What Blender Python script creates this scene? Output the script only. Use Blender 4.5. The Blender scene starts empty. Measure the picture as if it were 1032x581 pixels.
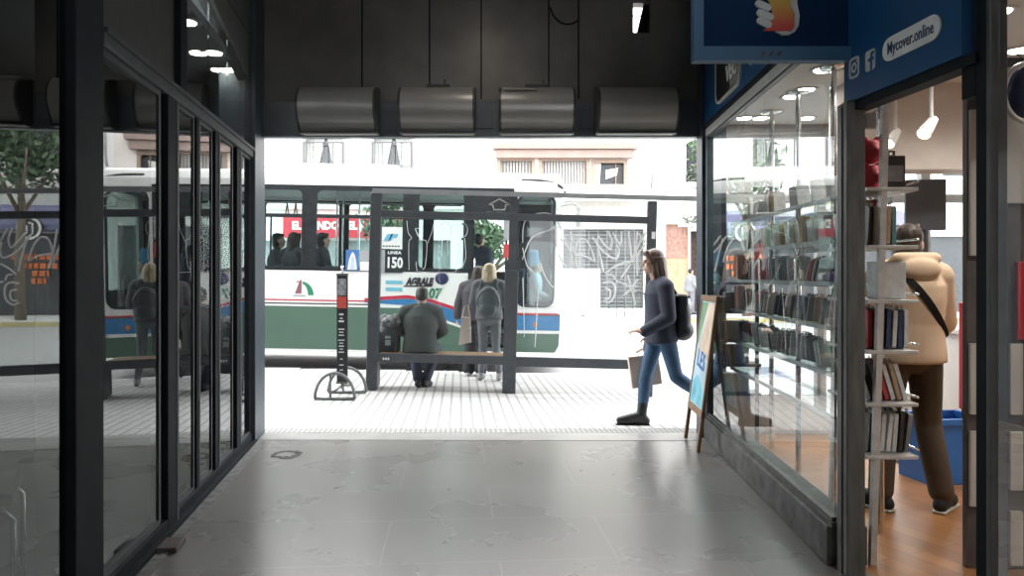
import bpy, bmesh, math, random
from mathutils import Vector, Matrix, Quaternion
from mathutils.geometry import tessellate_polygon
random.seed(11)
PI = math.pi
SC = bpy.context.scene
COL = SC.collection
F = 750.0                      # focal length in pixels of the 1032 px wide frame
CX, HOR, EYE = 516.0, 277.0, 1.41
def PX(px, y): return (px - CX) / F * y          # world X of pixel column px at depth y
def PZ(py, y): return EYE + (HOR - py) / F * y   # world Z of pixel row py at depth y

# ------------------------------------------------------------------ materials
MATS = {}
def mat(name, col, rough=.6, metal=0.0, var=.10, scale=9.0, bump=0.0, emit=0.0, spec=.5, stretch=None, sheen=0.0):
    if name in MATS: return MATS[name]
    m = bpy.data.materials.new(name); m.use_nodes = True
    nt = m.node_tree; N = nt.nodes; L = nt.links
    b = N['Principled BSDF']
    tc = N.new('ShaderNodeTexCoord'); nz = N.new('ShaderNodeTexNoise')
    nz.inputs['Scale'].default_value = scale; nz.inputs['Detail'].default_value = 4
    if stretch:
        mp = N.new('ShaderNodeMapping'); mp.inputs['Scale'].default_value = stretch
        L.new(tc.outputs['Object'], mp.inputs['Vector']); L.new(mp.outputs['Vector'], nz.inputs['Vector'])
    else:
        L.new(tc.outputs['Object'], nz.inputs['Vector'])
    rp = N.new('ShaderNodeValToRGB')
    rp.color_ramp.elements[0].position = .3; rp.color_ramp.elements[1].position = .7
    rp.color_ramp.elements[0].color = tuple(max(0, c*(1-var)) for c in col) + (1,)
    rp.color_ramp.elements[1].color = tuple(min(1, c*(1+var)) for c in col) + (1,)
    L.new(nz.outputs['Fac'], rp.inputs['Fac']); L.new(rp.outputs['Color'], b.inputs['Base Color'])
    b.inputs['Roughness'].default_value = rough; b.inputs['Metallic'].default_value = metal
    b.inputs['Specular IOR Level'].default_value = spec
    if sheen: b.inputs['Sheen Weight'].default_value = sheen
    if bump:
        bp = N.new('ShaderNodeBump'); bp.inputs['Strength'].default_value = bump; bp.inputs['Distance'].default_value = .02
        L.new(nz.outputs['Fac'], bp.inputs['Height']); L.new(bp.outputs['Normal'], b.inputs['Normal'])
    if emit:
        L.new(rp.outputs['Color'], b.inputs['Emission Color']); b.inputs['Emission Strength'].default_value = emit
    MATS[name] = m
    return m

def glass(name, ior=1.7, tint=(.93, .95, .95), gloss=(1, 1, 1), rough=0.0, dirt=0.0):
    """thin pane: reflects by Fresnel at its outer faces, lets the rest straight through, plus a film of dust"""
    if name in MATS: return MATS[name]
    m = bpy.data.materials.new(name); m.use_nodes = True
    nt = m.node_tree; N = nt.nodes; L = nt.links
    N.remove(N['Principled BSDF']); out = N['Material Output']
    tr = N.new('ShaderNodeBsdfTransparent'); tr.inputs['Color'].default_value = tint + (1,)
    gl = N.new('ShaderNodeBsdfGlossy'); gl.inputs['Color'].default_value = gloss + (1,); gl.inputs['Roughness'].default_value = rough
    fr = N.new('ShaderNodeFresnel'); fr.inputs['IOR'].default_value = ior
    ge = N.new('ShaderNodeNewGeometry')
    iv = N.new('ShaderNodeMath'); iv.operation = 'SUBTRACT'; iv.inputs[0].default_value = 1.0
    L.new(ge.outputs['Backfacing'], iv.inputs[1])
    ml = N.new('ShaderNodeMath'); ml.operation = 'MULTIPLY'
    L.new(fr.outputs[0], ml.inputs[0]); L.new(iv.outputs[0], ml.inputs[1])
    mx = N.new('ShaderNodeMixShader')
    L.new(ml.outputs[0], mx.inputs[0]); L.new(tr.outputs[0], mx.inputs[1]); L.new(gl.outputs[0], mx.inputs[2])
    last = mx
    if dirt:
        df = N.new('ShaderNodeBsdfDiffuse'); df.inputs['Color'].default_value = (.75, .77, .77, 1)
        nz = N.new('ShaderNodeTexNoise'); nz.inputs['Scale'].default_value = 3.0; nz.inputs['Detail'].default_value = 6
        tc = N.new('ShaderNodeTexCoord'); L.new(tc.outputs['Object'], nz.inputs['Vector'])
        mm = N.new('ShaderNodeMath'); mm.operation = 'MULTIPLY'; mm.inputs[1].default_value = dirt * 2
        L.new(nz.outputs['Fac'], mm.inputs[0])
        m2 = N.new('ShaderNodeMixShader'); L.new(mm.outputs[0], m2.inputs[0]); L.new(mx.outputs[0], m2.inputs[1]); L.new(df.outputs[0], m2.inputs[2])
        last = m2
    L.new(last.outputs[0], out.inputs['Surface'])
    MATS[name] = m
    return m

# ------------------------------------------------------------------ mesh building
def smooth_mesh(me, on=True):
    me.polygons.foreach_set('use_smooth', [on] * len(me.polygons))

class MB:
    """collects shapes, then links them as ONE mesh object"""
    def __init__(self): self.bm = bmesh.new(); self.sm = set()
    def _add(self, geom_fn, M):
        n0 = len(self.bm.verts); r = geom_fn()
        bmesh.ops.transform(self.bm, matrix=M, verts=r['verts'])
        return r['verts']
    def box(self, x0, x1, y0, y1, z0, z1, M=None, bev=0.0):
        T = Matrix.Translation(((x0+x1)/2, (y0+y1)/2, (z0+z1)/2)) @ Matrix.Diagonal((abs(x1-x0), abs(y1-y0), abs(z1-z0), 1))
        vs = bmesh.ops.create_cube(self.bm, size=1.0)['verts']
        bmesh.ops.transform(self.bm, matrix=T, verts=vs)
        if bev:
            es = list({e for v in vs for e in v.link_edges})
            r = bmesh.ops.bevel(self.bm, geom=es, offset=bev, segments=2, affect='EDGES', profile=.5)
            vs = list({v for f in r['faces'] for v in f.verts} | {v for v in vs if v.is_valid})
        if M is not None: bmesh.ops.transform(self.bm, matrix=M, verts=vs)
        return self
    def ell(self, c, r, M=None, seg=16):
        T = Matrix.Translation(c) @ (M if M is not None else Matrix.Identity(4)) @ Matrix.Diagonal((r[0], r[1], r[2], 1))
        vs = bmesh.ops.create_uvsphere(self.bm, u_segments=seg, v_segments=max(6, seg*2//3), radius=1)['verts']
        bmesh.ops.transform(self.bm, matrix=T, verts=vs); return self
    def cone(self, a, b, ra, rb, seg=12, caps=True):
        a = Vector(a); b = Vector(b); d = b - a; h = d.length
        if h < 1e-6: return self
        q = Vector((0, 0, 1)).rotation_difference(d.normalized())
        vs = bmesh.ops.create_cone(self.bm, cap_ends=caps, segments=seg, radius1=ra, radius2=rb, depth=h)['verts']
        bmesh.ops.transform(self.bm, matrix=Matrix.Translation((a+b)/2) @ q.to_matrix().to_4x4(), verts=vs); return self
    def cap(self, a, b, ra, rb, seg=14):
        self.cone(a, b, ra, rb, seg); self.ell(a, (ra,)*3, seg=seg); self.ell(b, (rb,)*3, seg=seg); return self
    def tube(self, pts, r, seg=8, closed=False):
        pts = [Vector(p) for p in pts]; n = len(pts); rings = []
        up = None
        for i, p in enumerate(pts):
            if closed: d = pts[(i+1) % n] - pts[i-1]
            else: d = pts[min(i+1, n-1)] - pts[max(i-1, 0)]
            d.normalize()
            if up is None: up = Vector((0, 0, 1)) if abs(d.z) < .9 else Vector((1, 0, 0))
            s = d.cross(up); s.normalize(); up = s.cross(d); up.normalize()
            rr = r[i] if isinstance(r, (list, tuple)) else r
            rings.append([self.bm.verts.new(p + (s*math.cos(2*PI*k/seg) + up*math.sin(2*PI*k/seg))*rr) for k in range(seg)])
        for i in range(n if closed else n-1):
            A, B = rings[i], rings[(i+1) % n]
            for k in range(seg):
                f = self.bm.faces.new((A[k], A[(k+1) % seg], B[(k+1) % seg], B[k])); f.smooth = True
        if not closed:
            self.bm.faces.new(list(reversed(rings[0]))); self.bm.faces.new(rings[-1])
        return self
    def prism(self, pts, d0, d1, axis='x', M=None):
        """polygon swept along an axis: 'x' takes (y,z) points, 'y' takes (x,z), 'z' takes (x,y)"""
        def mk(p, d):
            return {'x': (d, p[0], p[1]), 'y': (p[0], d, p[1]), 'z': (p[0], p[1], d)}[axis]
        A = [self.bm.verts.new(mk(p, d0)) for p in pts]; B = [self.bm.verts.new(mk(p, d1)) for p in pts]; n = len(pts)
        fs = [self.bm.faces.new(A), self.bm.faces.new(list(reversed(B)))]
        for i in range(n): fs.append(self.bm.faces.new((A[i], B[i], B[(i+1) % n], A[(i+1) % n])))
        bmesh.ops.recalc_face_normals(self.bm, faces=fs)
        if M is not None: bmesh.ops.transform(self.bm, matrix=M, verts=A+B)
        return self
    def plate(self, outer, holes, y0, y1, M=None):
        """polygon with holes in the XZ plane, thick from y0 to y1"""
        loops = [outer] + list(holes)
        flat = [p for l in loops for p in l]
        tris = tessellate_polygon([[Vector((p[0], p[1], 0)) for p in l] for l in loops])
        A = [self.bm.verts.new((p[0], y0, p[1])) for p in flat]; B = [self.bm.verts.new((p[0], y1, p[1])) for p in flat]
        fs = []
        for t in tris:
            try:
                fs.append(self.bm.faces.new([A[i] for i in t])); fs.append(self.bm.faces.new([B[i] for i in reversed(t)]))
            except ValueError: pass
        o = 0
        for l in loops:
            n = len(l)
            for i in range(n):
                j = (i+1) % n
                fs.append(self.bm.faces.new((A[o+i], A[o+j], B[o+j], B[o+i])))
            o += n
        bmesh.ops.recalc_face_normals(self.bm, faces=fs)
        if M is not None: bmesh.ops.transform(self.bm, matrix=M, verts=A+B)
        return self
    def lathe(self, prof, seg=24, M=None):
        rings = []
        for r, z in prof:
            rings.append([self.bm.verts.new((r*math.cos(2*PI*k/seg), r*math.sin(2*PI*k/seg), z)) for k in range(seg)])
        fs = []
        for A, B in zip(rings, rings[1:]):
            for k in range(seg):
                f = self.bm.faces.new((A[k], A[(k+1) % seg], B[(k+1) % seg], B[k])); f.smooth = True; fs.append(f)
        fs.append(self.bm.faces.new(list(reversed(rings[0])))); fs.append(self.bm.faces.new(rings[-1]))
        bmesh.ops.recalc_face_normals(self.bm, faces=fs)
        if M is not None: bmesh.ops.transform(self.bm, matrix=M, verts=[v for R in rings for v in R])
        return self
    def mesh(self, name, smooth=False):
        me = bpy.data.meshes.new(name); self.bm.to_mesh(me); self.bm.free()
        if smooth: smooth_mesh(me)
        return me
    def build(self, name, m, parent=None, loc=None, rz=None, smooth=False):
        return link(name, self.mesh(name, smooth), m, parent, loc, rz)

def link(name, me, m, parent=None, loc=None, rz=None):
    o = bpy.data.objects.new(name, me); COL.objects.link(o)
    if m is not None:
        me.materials.clear(); me.materials.append(m)
    if parent is not None: o.parent = parent
    if loc is not None: o.location = loc
    if rz is not None: o.rotation_euler.z = rz
    return o

def blob(mb, name, voxel=.012, smooth=2):
    """one continuous skin over overlapping volumes"""
    me = mb.mesh(name + '_raw'); o = bpy.data.objects.new('raw', me); COL.objects.link(o)
    md = o.modifiers.new('r', 'REMESH'); md.mode = 'VOXEL'; md.voxel_size = voxel
    if smooth:
        ms = o.modifiers.new('s', 'SMOOTH'); ms.iterations = smooth; ms.factor = .5
    dg = bpy.context.evaluated_depsgraph_get()
    out = bpy.data.meshes.new_from_object(o.evaluated_get(dg)); out.name = name
    bpy.data.objects.remove(o); bpy.data.meshes.remove(me)
    smooth_mesh(out)
    return out

def text_mesh(body, size, depth=.002, bold=0.0, shear=0.0, align='CENTER'):
    cu = bpy.data.curves.new('lettering', 'FONT'); cu.body = body; cu.size = size; cu.extrude = depth; cu.offset = bold
    cu.shear = shear; cu.align_x = align; cu.align_y = 'CENTER'; cu.resolution_u = 2
    o = bpy.data.objects.new('lettering', cu); COL.objects.link(o)
    dg = bpy.context.evaluated_depsgraph_get()
    me = bpy.data.meshes.new_from_object(o.evaluated_get(dg))
    bpy.data.objects.remove(o); bpy.data.curves.remove(cu)
    me.transform(Matrix.Rotation(PI/2, 4, 'X'))      # stands upright, reads from -Y
    return me

def thing(name, label, cat, loc=(0, 0, 0), rz=0.0, group=None):
    o = bpy.data.objects.new(name, None); COL.objects.link(o); o.empty_display_size = .1
    o.location = loc; o.rotation_euler.z = rz
    o['label'] = label; o['category'] = cat
    if group: o['group'] = group
    return o
def tag(o, label, cat, group=None):
    o['label'] = label; o['category'] = cat
    if group: o['group'] = group
    return o
def struct(o):
    o['kind'] = 'structure'; return o
def stuff(o):
    o['kind'] = 'stuff'; return o
def arc(cx, cz, rx, rz, a0, a1, n=12):
    return [(cx + rx*math.cos(math.radians(a0+(a1-a0)*i/n)), cz + rz*math.sin(math.radians(a0+(a1-a0)*i/n))) for i in range(n+1)]
def rrect(x0, x1, z0, z1, r, n=5):
    return arc(x1-r, z0+r, r, r, -90, 0, n) + arc(x1-r, z1-r, r, r, 0, 90, n) + arc(x0+r, z1-r, r, r, 90, 180, n) + arc(x0+r, z0+r, r, r, 180, 270, n)
def rect(x0, x1, z0, z1): return [(x0, z0), (x1, z0), (x1, z1), (x0, z1)]
def clampf(v, a=0., b=1.): return max(a, min(b, v))
def ground(x, y):
    s = clampf((y-6.75)/2.2) * (1 - clampf((y-15)/9))
    z = -.02*(x+1.7)*s - .01*clampf(y-6.75, 0, 4.5)
    if y > 11.3: z -= .15
    if y > 25: z += .15
    return z
# ------------------------------------------------------------------ people
V = Vector
def J_stand(h=1.70):
    k = h/1.70
    J = dict(pelvis=(0, 0, .93), chest=(0, .0, 1.24), neck=(0, 0, 1.44), head=(0, .015, 1.575),
             shL=(-.172, 0, 1.365), shR=(.172, 0, 1.365), elL=(-.225, -.02, 1.11), elR=(.225, -.02, 1.11),
             wrL=(-.235, .04, .87), wrR=(.235, .04, .87), hipL=(-.09, 0, .90), hipR=(.09, 0, .90),
             knL=(-.095, .02, .49), knR=(.095, .02, .49), anL=(-.10, -.02, .085), anR=(.10, -.02, .085),
             toL=(-.115, .15, .035), toR=(.115, .15, .035))
    return {a: V(b)*k for a, b in J.items()}

def frame_of(d, fwd):
    """matrix whose z runs along d and whose y leans towards fwd"""
    z = V(d).normalized(); x = V(fwd).cross(z)
    if x.length < 1e-4: x = V((1, 0, 0))
    x.normalize(); y = z.cross(x)
    return Matrix((x, y, z)).transposed().to_4x4()

def loft(mb, centres, M, radii, seg=28):
    rings = []
    for c, (rx, ry) in zip(centres, radii):
        rings.append([mb.bm.verts.new(c + M @ V((rx*math.cos(2*PI*k/seg), ry*math.sin(2*PI*k/seg), 0))) for k in range(seg)])
    fs = []
    for A, B in zip(rings, rings[1:]):
        for k in range(seg): fs.append(mb.bm.faces.new((A[k], A[(k+1) % seg], B[(k+1) % seg], B[k])))
    fs.append(mb.bm.faces.new(list(reversed(rings[0])))); fs.append(mb.bm.faces.new(rings[-1]))
    bmesh.ops.recalc_face_normals(mb.bm, faces=fs)

def torso(mb, J, g=0.0, wide=1.0, hem=None):
    """trunk: hips, waist, rib cage, sloping shoulders; hem = how far a garment falls below the hip joint line"""
    ax = J['shR'] - J['shL']; f2 = V((0, 0, 1)).cross(ax); f2.normalize()
    sp = frame_of(J['neck']-J['pelvis'], f2); R = sp.to_3x3(); z = R @ V((0, 0, 1))
    pel, che, nek = J['pelvis'], J['chest'], J['neck']; w = wide
    if hem is None:
        cs = [pel - z*.13, pel - z*.06, pel + z*.02, pel.lerp(che, .5), che.lerp(nek, -.1), che.lerp(nek, .35), che.lerp(nek, .72), nek - z*.005]
        rr = [(.09, .07), (.155*w, .115*w), (.158*w, .112*w), (.130*w, .096*w), (.150*w, .116*w), (.158*w, .112*w), (.125*w, .088*w), (.06, .06)]
    else:
        cs = [pel - z*hem, pel - z*(hem*.4), pel + z*.06, pel.lerp(che, .5), che.lerp(nek, -.1), che.lerp(nek, .35), che.lerp(nek, .72), nek]
        rr = [(.160*w+g, .118*w+g), (.160*w+g, .118*w+g), (.152*w+g, .110*w+g), (.140*w+g, .104*w+g), (.152*w+g, .116*w+g), (.158*w+g, .112*w+g), (.125*w+g, .088*w+g*.8), (.062+g*.6, .06+g*.6)]
    loft(mb, cs, R, rr)
    for s in 'LR':
        mb.cap(J['sh'+s], J['sh'+s].lerp(nek, .62) + z*.0, .055+g*.9, .05+g*.7)

def arms(mb, J, g=0.0, stop=1.0):
    for s in 'LR':
        a, e, w = J['sh'+s], J['el'+s], J['wr'+s]
        mb.cap(a, e, .052+g, .041+g); mb.cap(e, e.lerp(w, stop), .041+g, (.041+(.028-.041)*stop)+g)
def legs(mb, J, g=0.0, stop=1.0, flare=0.0):
    for s in 'LR':
        h, k, a = J['hip'+s], J['kn'+s], J['an'+s]
        mb.cap(h, k, .083+g, .055+g); e = k.lerp(a, stop)
        mb.cap(k, k.lerp(a, .35*stop), .055+g, .054+g); mb.cap(k.lerp(a, .35*stop), e, .054+g, .036+g+flare)

def hand(mb, w, d, n, thumb, curl=25, k=1.0):
    """palm and five fingers: d along the fingers, n out of the palm, thumb towards the thumb's side"""
    d = V(d).normalized(); n = (V(n) - d*V(n).dot(d)).normalized(); t = V(thumb); t = (t - d*t.dot(d) - n*t.dot(n)).normalized()
    M = Matrix((t, d, n)).transposed().to_4x4()
    mb.ell(w + d*.045*k, (.040*k, .052*k, .016*k), M)
    for i, (off, ln) in enumerate(((.030, .072), (.010, .080), (-.010, .074), (-.029, .058))):
        p = w + d*.083*k + t*off*k; a = math.radians(curl*.5); r = .0092*k
        for sgm, fr in enumerate((.45, .32, .23)):
            q = p + (d*math.cos(a) + n*math.sin(a))*ln*fr*k
            mb.cap(p, q, r, r*.9, 8); p = q; a += math.radians(curl); r *= .92
    p = w + d*.028*k + t*.036*k; q = p + (t*.75 + d*.6 + n*.25).normalized()*.036*k; e = q + (d*.9 + t*.2 + n*.35).normalized()*.03*k
    mb.cap(p, q, .012*k, .010*k, 8); mb.cap(q, e, .010*k, .0085*k, 8)

def head_shape(mb, c, look, k=1.0):
    """skull, jaw, brow, nose, lips, chin and ears"""
    f = V(look).normalized(); x = f.cross(V((0, 0, 1))).normalized(); u = x.cross(f)
    M = Matrix((x, f, u)).transposed().to_4x4()
    def P(a, b, z): return c + (x*a + f*b + u*z)*k
    mb.ell(P(0, -.012, .028), (.074*k, .092*k, .086*k), M)
    mb.ell(P(0, .018, -.035), (.058*k, .068*k, .078*k), M)
    mb.ell(P(0, .062, -.092), (.024*k, .022*k, .018*k), M)
    mb.ell(P(0, .074, .022), (.05*k, .018*k, .012*k), M)
    mb.cone(P(0, .076, .018), P(0, .100, -.024), .007*k, .012*k, 8)
    mb.ell(P(0, .096, -.026), (.013*k, .011*k, .009*k), M)
    mb.ell(P(0, .085, -.058), (.022*k, .011*k, .006*k), M); mb.ell(P(0, .083, -.068), (.019*k, .011*k, .007*k), M)
    for s in (-1, 1):
        mb.ell(P(s*.076, -.005, -.005), (.010*k, .022*k, .032*k), M)
        mb.ell(P(s*.04, .062, -.02), (.018*k, .015*k, .02*k), M)
    return P, M

def hair_short(c, look, name, m, root, k=1.0, low=0.0, vox=.01, back=0.0):
    mb = MB(); f = V(look).normalized(); x = f.cross(V((0, 0, 1))).normalized(); u = x.cross(f)
    M = Matrix((x, f, u)).transposed().to_4x4()
    def P(a, b, z): return c + (x*a + f*b + u*z)*k
    mb.ell(P(0, -.024, .045), (.083*k, .092*k, .084*k), M)
    mb.ell(P(0, -.045, .0-low*.55), (.080*k, .064*k, (.075+low*.45)*k), M)
    mb.ell(P(0, .035, .09), (.06*k, .05*k, .03*k), M)
    for i in range(26):
        a = random.uniform(0, 2*PI); z = random.uniform(-.05, .1)
        r = .075*math.sqrt(max(.05, 1-((z-.03)/.1)**2))
        if math.sin(a) > .35 and z < .07: continue
        p = P(r*math.cos(a), r*1.15*math.sin(a)-.02, z+.02)
        mb.cap(p, p + (u*-.03 + x*random.uniform(-.01, .01))*k, .012*k, .006*k, 6)
    return link(name, blob(mb, name, vox, 1), m, root)

def hair_long(c, look, name, m, root, length=.42, spread=.085, vox=.01, k=1.0, drift=(0, 0, 0)):
    mb = MB(); f = V(look).normalized(); x = f.cross(V((0, 0, 1))).normalized(); u = x.cross(f)
    M = Matrix((x, f, u)).transposed().to_4x4()
    def P(a, b, z): return c + (x*a + f*b + u*z)*k
    mb.ell(P(0, -.02, .042), (.086*k, .094*k, .086*k), M)
    mb.ell(P(0, .04, .086), (.06*k, .046*k, .028*k), M)
    for s in (-1, 1): mb.cap(P(s*.045, .055, .09), P(s*.078, .02, .0), .026*k, .022*k, 8)
    rnd = random.Random(5)
    for i in range(34):
        a = PI*.13 - PI*1.26*i/33                      # round the back from ear to ear
        wob = rnd.uniform(-.012, .012)
        p0 = P(.078*math.cos(a), -.02 + .088*math.sin(a), .03)
        p1 = P(.086*math.cos(a)+wob, -.025 + .092*math.sin(a), -.09)
        ln = length*(.82 + .18*abs(math.sin(a)) + rnd.uniform(-.06, .04))
        p2 = c + (x*(spread*math.cos(a)*1.0+wob) + f*(-.05 + .075*math.sin(a)))*k + V((0, 0, -(.09+ln*.55)*k)) + V(drift)*.5
        p3 = c + (x*(spread*math.cos(a)*.85+wob*2) + f*(-.07 + .06*math.sin(a)))*k + V((0, 0, -(.09+ln)*k)) + V(drift)
        mb.cap(p0, p1, .017*k, .016*k, 6); mb.cap(p1, p2, .016*k, .014*k, 6); mb.cap(p2, p3, .014*k, .006*k, 6)
    return link(name, blob(mb, name, vox, 1), m, root)

def shoe(J, s, m, root, name='shoe', boot=0.0, sole=None, vox=.008):
    a, t = J['an'+s], J['to'+s]
    d = t - a
    side = d.cross(V((0, 0, 1))).normalized() if V((d.x, d.y, 0)).length > .02 else V((1, 0, 0))
    dn = d.normalized(); u0 = side.cross(dn).normalized(); sf = min(.6, .047/d.length); cf = math.sqrt(1-sf*sf)
    ln = dn*cf + u0*sf; up = u0*cf - dn*sf                 # the sole runs from below the ankle to the toe
    mb = MB()
    heel = a - up*.047 - ln*.040
    M = Matrix((side, ln, up)).transposed().to_4x4()
    mb.cap(heel, t, .040, .034, 12); mb.ell(heel.lerp(t, .75), (.046, .09, .035), M)
    mb.cap(heel, a + (a-heel)*.1, .042, .044, 12); mb.cap(a, t + up*.004, .047, .036, 12)
    if boot: mb.cap(a, a.lerp(J['kn'+s], boot), .047, .052, 12)
    o = link(name, blob(mb, name, vox, 2), m, root)
    if sole:
        sb = MB(); c = heel.lerp(t, .52) - up*.036
        sb.box(-.038, .038, -(t-heel).length/2-.04, (t-heel).length/2+.035, -.006, .010, Matrix.Translation(c) @ M, bev=.01)
        sb.build('sole', sole, o)
    return o

def skin_mat(): return mat('skin', (.62, .40, .31), .5, var=.06, scale=18)

def person(label, loc, rz, J, top, bottoms, shoes, hair, look=(0, 1, 0), top_name='jacket', hands=None, vox=.009, hood=False,
           boot=0.0, sole=None, group=None, hair_kind='short', hair_len=.42, wide=1.0, loose=.022, hem=.07, drift=(0, 0, 0), leg_g=.012, flare=.012, hk=1.0, skin=None, eyes=True, bob=.06):
    root = thing('person', label, 'person', loc, rz, group)
    mb = MB(); torso(mb, J, 0, wide); arms(mb, J); legs(mb, J)
    mb.cap(J['neck']-V((0, 0, .04)), J['head']-V((0, 0, .05)), .052, .05)
    P, M = head_shape(mb, J['head'], look, hk)
    for s in 'LR':
        mb.cap(J['an'+s], J['to'+s], .034, .026)
        hd = (hands or {}).get(s)
        arm_d = (J['wr'+s]-J['el'+s]).normalized()
        sx = -1 if s == 'L' else 1
        if hd: hand(mb, J['wr'+s], *hd)
        else: hand(mb, J['wr'+s], arm_d, (-sx, .1, 0), (0, 1, .1), 22)
    link('body', blob(mb, 'body', vox, 1), skin or skin_mat(), root)
    if eyes:
        for s in (-1, 1):
            eb = MB(); eb.ell(P(s*.031, .078, .002), (.013*hk, .008*hk, .008*hk), M, 10)
            eb.build('eye', mat('eye_dark', (.05, .035, .03), .2), root, smooth=True)
    # upper garment
    mb = MB(); torso(mb, J, loose, wide, hem=hem); arms(mb, J, loose*.85, .94)
    if hood:
        b = V((0, -1, 0))
        nk = J['neck']
        mb.ell(nk + V((0, -.085, -.045)), (.105, .05, .075)); mb.cap(nk + V((-.065, -.03, .01)), nk + V((.065, -.03, .01)), .042, .042); mb.cap(nk + V((-.065, -.02, .01)), nk + V((-.04, .075, -.03)), .035, .025); mb.cap(nk + V((.065, -.02, .01)), nk + V((.04, .075, -.03)), .035, .025)
    link(top_name, blob(mb, top_name, vox+.002, 2), top, root)
    mb = MB(); sp = frame_of(J['neck']-J['pelvis'], V((0, 1, 0)))
    loft(mb, [J['pelvis'] + sp.to_3x3() @ V((0, 0, q)) for q in (-.13, -.06, .02, .09)], sp.to_3x3(), [(.09, .08), (.16*wide, .122*wide), (.16*wide, .118*wide), (.145*wide, .105*wide)]); legs(mb, J, leg_g, .93, flare)
    link('trousers', blob(mb, 'trousers', vox+.002, 2), bottoms, root)
    for s in 'LR': shoe(J, s, shoes, root, 'boot' if boot else 'shoe', boot, sole, vox)
    if hair_kind == 'short': hair_short(J['head'], look, 'hair', hair, root, hk, vox=vox)
    elif hair_kind == 'bob': hair_short(J['head'], look, 'hair', hair, root, hk, low=bob, vox=vox)
    else: hair_long(J['head'], look, 'hair', hair, root, hair_len, vox=vox, k=hk, drift=drift)
    return root
# ------------------------------------------------------------------ procedural ground materials
def floor_mat():
    m = bpy.data.materials.new('polished_floor_tile'); m.use_nodes = True; nt = m.node_tree; N = nt.nodes; L = nt.links; b = N['Principled BSDF']
    tc = N.new('ShaderNodeTexCoord'); mp = N.new('ShaderNodeMapping')
    mp.inputs['Rotation'].default_value = (0, 0, -.075); mp.inputs['Location'].default_value = (.37, -.40, 0)
    L.new(tc.outputs['Object'], mp.inputs['Vector'])
    br = N.new('ShaderNodeTexBrick'); br.offset = .5; br.inputs['Scale'].default_value = 1
    br.inputs['Brick Width'].default_value = 1.17; br.inputs['Row Height'].default_value = .65
    br.inputs['Mortar Size'].default_value = .004; br.inputs['Mortar Smooth'].default_value = .1
    br.inputs['Color1'].default_value = (.160, .154, .143, 1); br.inputs['Color2'].default_value = (.156, .150, .140, 1); br.inputs['Mortar'].default_value = (.235, .23, .22, 1)
    L.new(mp.outputs['Vector'], br.inputs['Vector'])
    n1 = N.new('ShaderNodeTexNoise'); n1.inputs['Scale'].default_value = 1.3; n1.inputs['Detail'].default_value = 7; L.new(tc.outputs['Object'], n1.inputs['Vector'])
    r1 = N.new('ShaderNodeValToRGB'); r1.color_ramp.elements[0].position = .32; r1.color_ramp.elements[1].position = .68
    r1.color_ramp.elements[0].color = (.92, .92, .915, 1); r1.color_ramp.elements[1].color = (1, 1, 1, 1); L.new(n1.outputs['Fac'], r1.inputs['Fac'])
    n2 = N.new('ShaderNodeTexNoise'); n2.inputs['Scale'].default_value = 16; n2.inputs['Detail'].default_value = 3; L.new(tc.outputs['Object'], n2.inputs['Vector'])
    r2 = N.new('ShaderNodeValToRGB'); r2.color_ramp.elements[0].position = .24; r2.color_ramp.elements[1].position = .31
    r2.color_ramp.elements[0].color = (.93, .925, .92, 1); r2.color_ramp.elements[1].color = (1, 1, 1, 1); L.new(n2.outputs['Fac'], r2.inputs['Fac'])
    m1 = N.new('ShaderNodeMix'); m1.data_type = 'RGBA'; m1.blend_type = 'MULTIPLY'; m1.inputs[0].default_value = 1
    L.new(br.outputs['Color'], m1.inputs[6]); L.new(r1.outputs['Color'], m1.inputs[7])
    m2 = N.new('ShaderNodeMix'); m2.data_type = 'RGBA'; m2.blend_type = 'MULTIPLY'; m2.inputs[0].default_value = 1
    L.new(m1.outputs[2], m2.inputs[6]); L.new(r2.outputs['Color'], m2.inputs[7])
    L.new(m2.outputs[2], b.inputs['Base Color'])
    rr = N.new('ShaderNodeMapRange'); rr.inputs['To Min'].default_value = .22; rr.inputs['To Max'].default_value = .34
    L.new(n1.outputs['Fac'], rr.inputs['Value']); L.new(rr.outputs[0], b.inputs['Roughness'])
    b.inputs['Specular IOR Level'].default_value = .85
    return m

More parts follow.
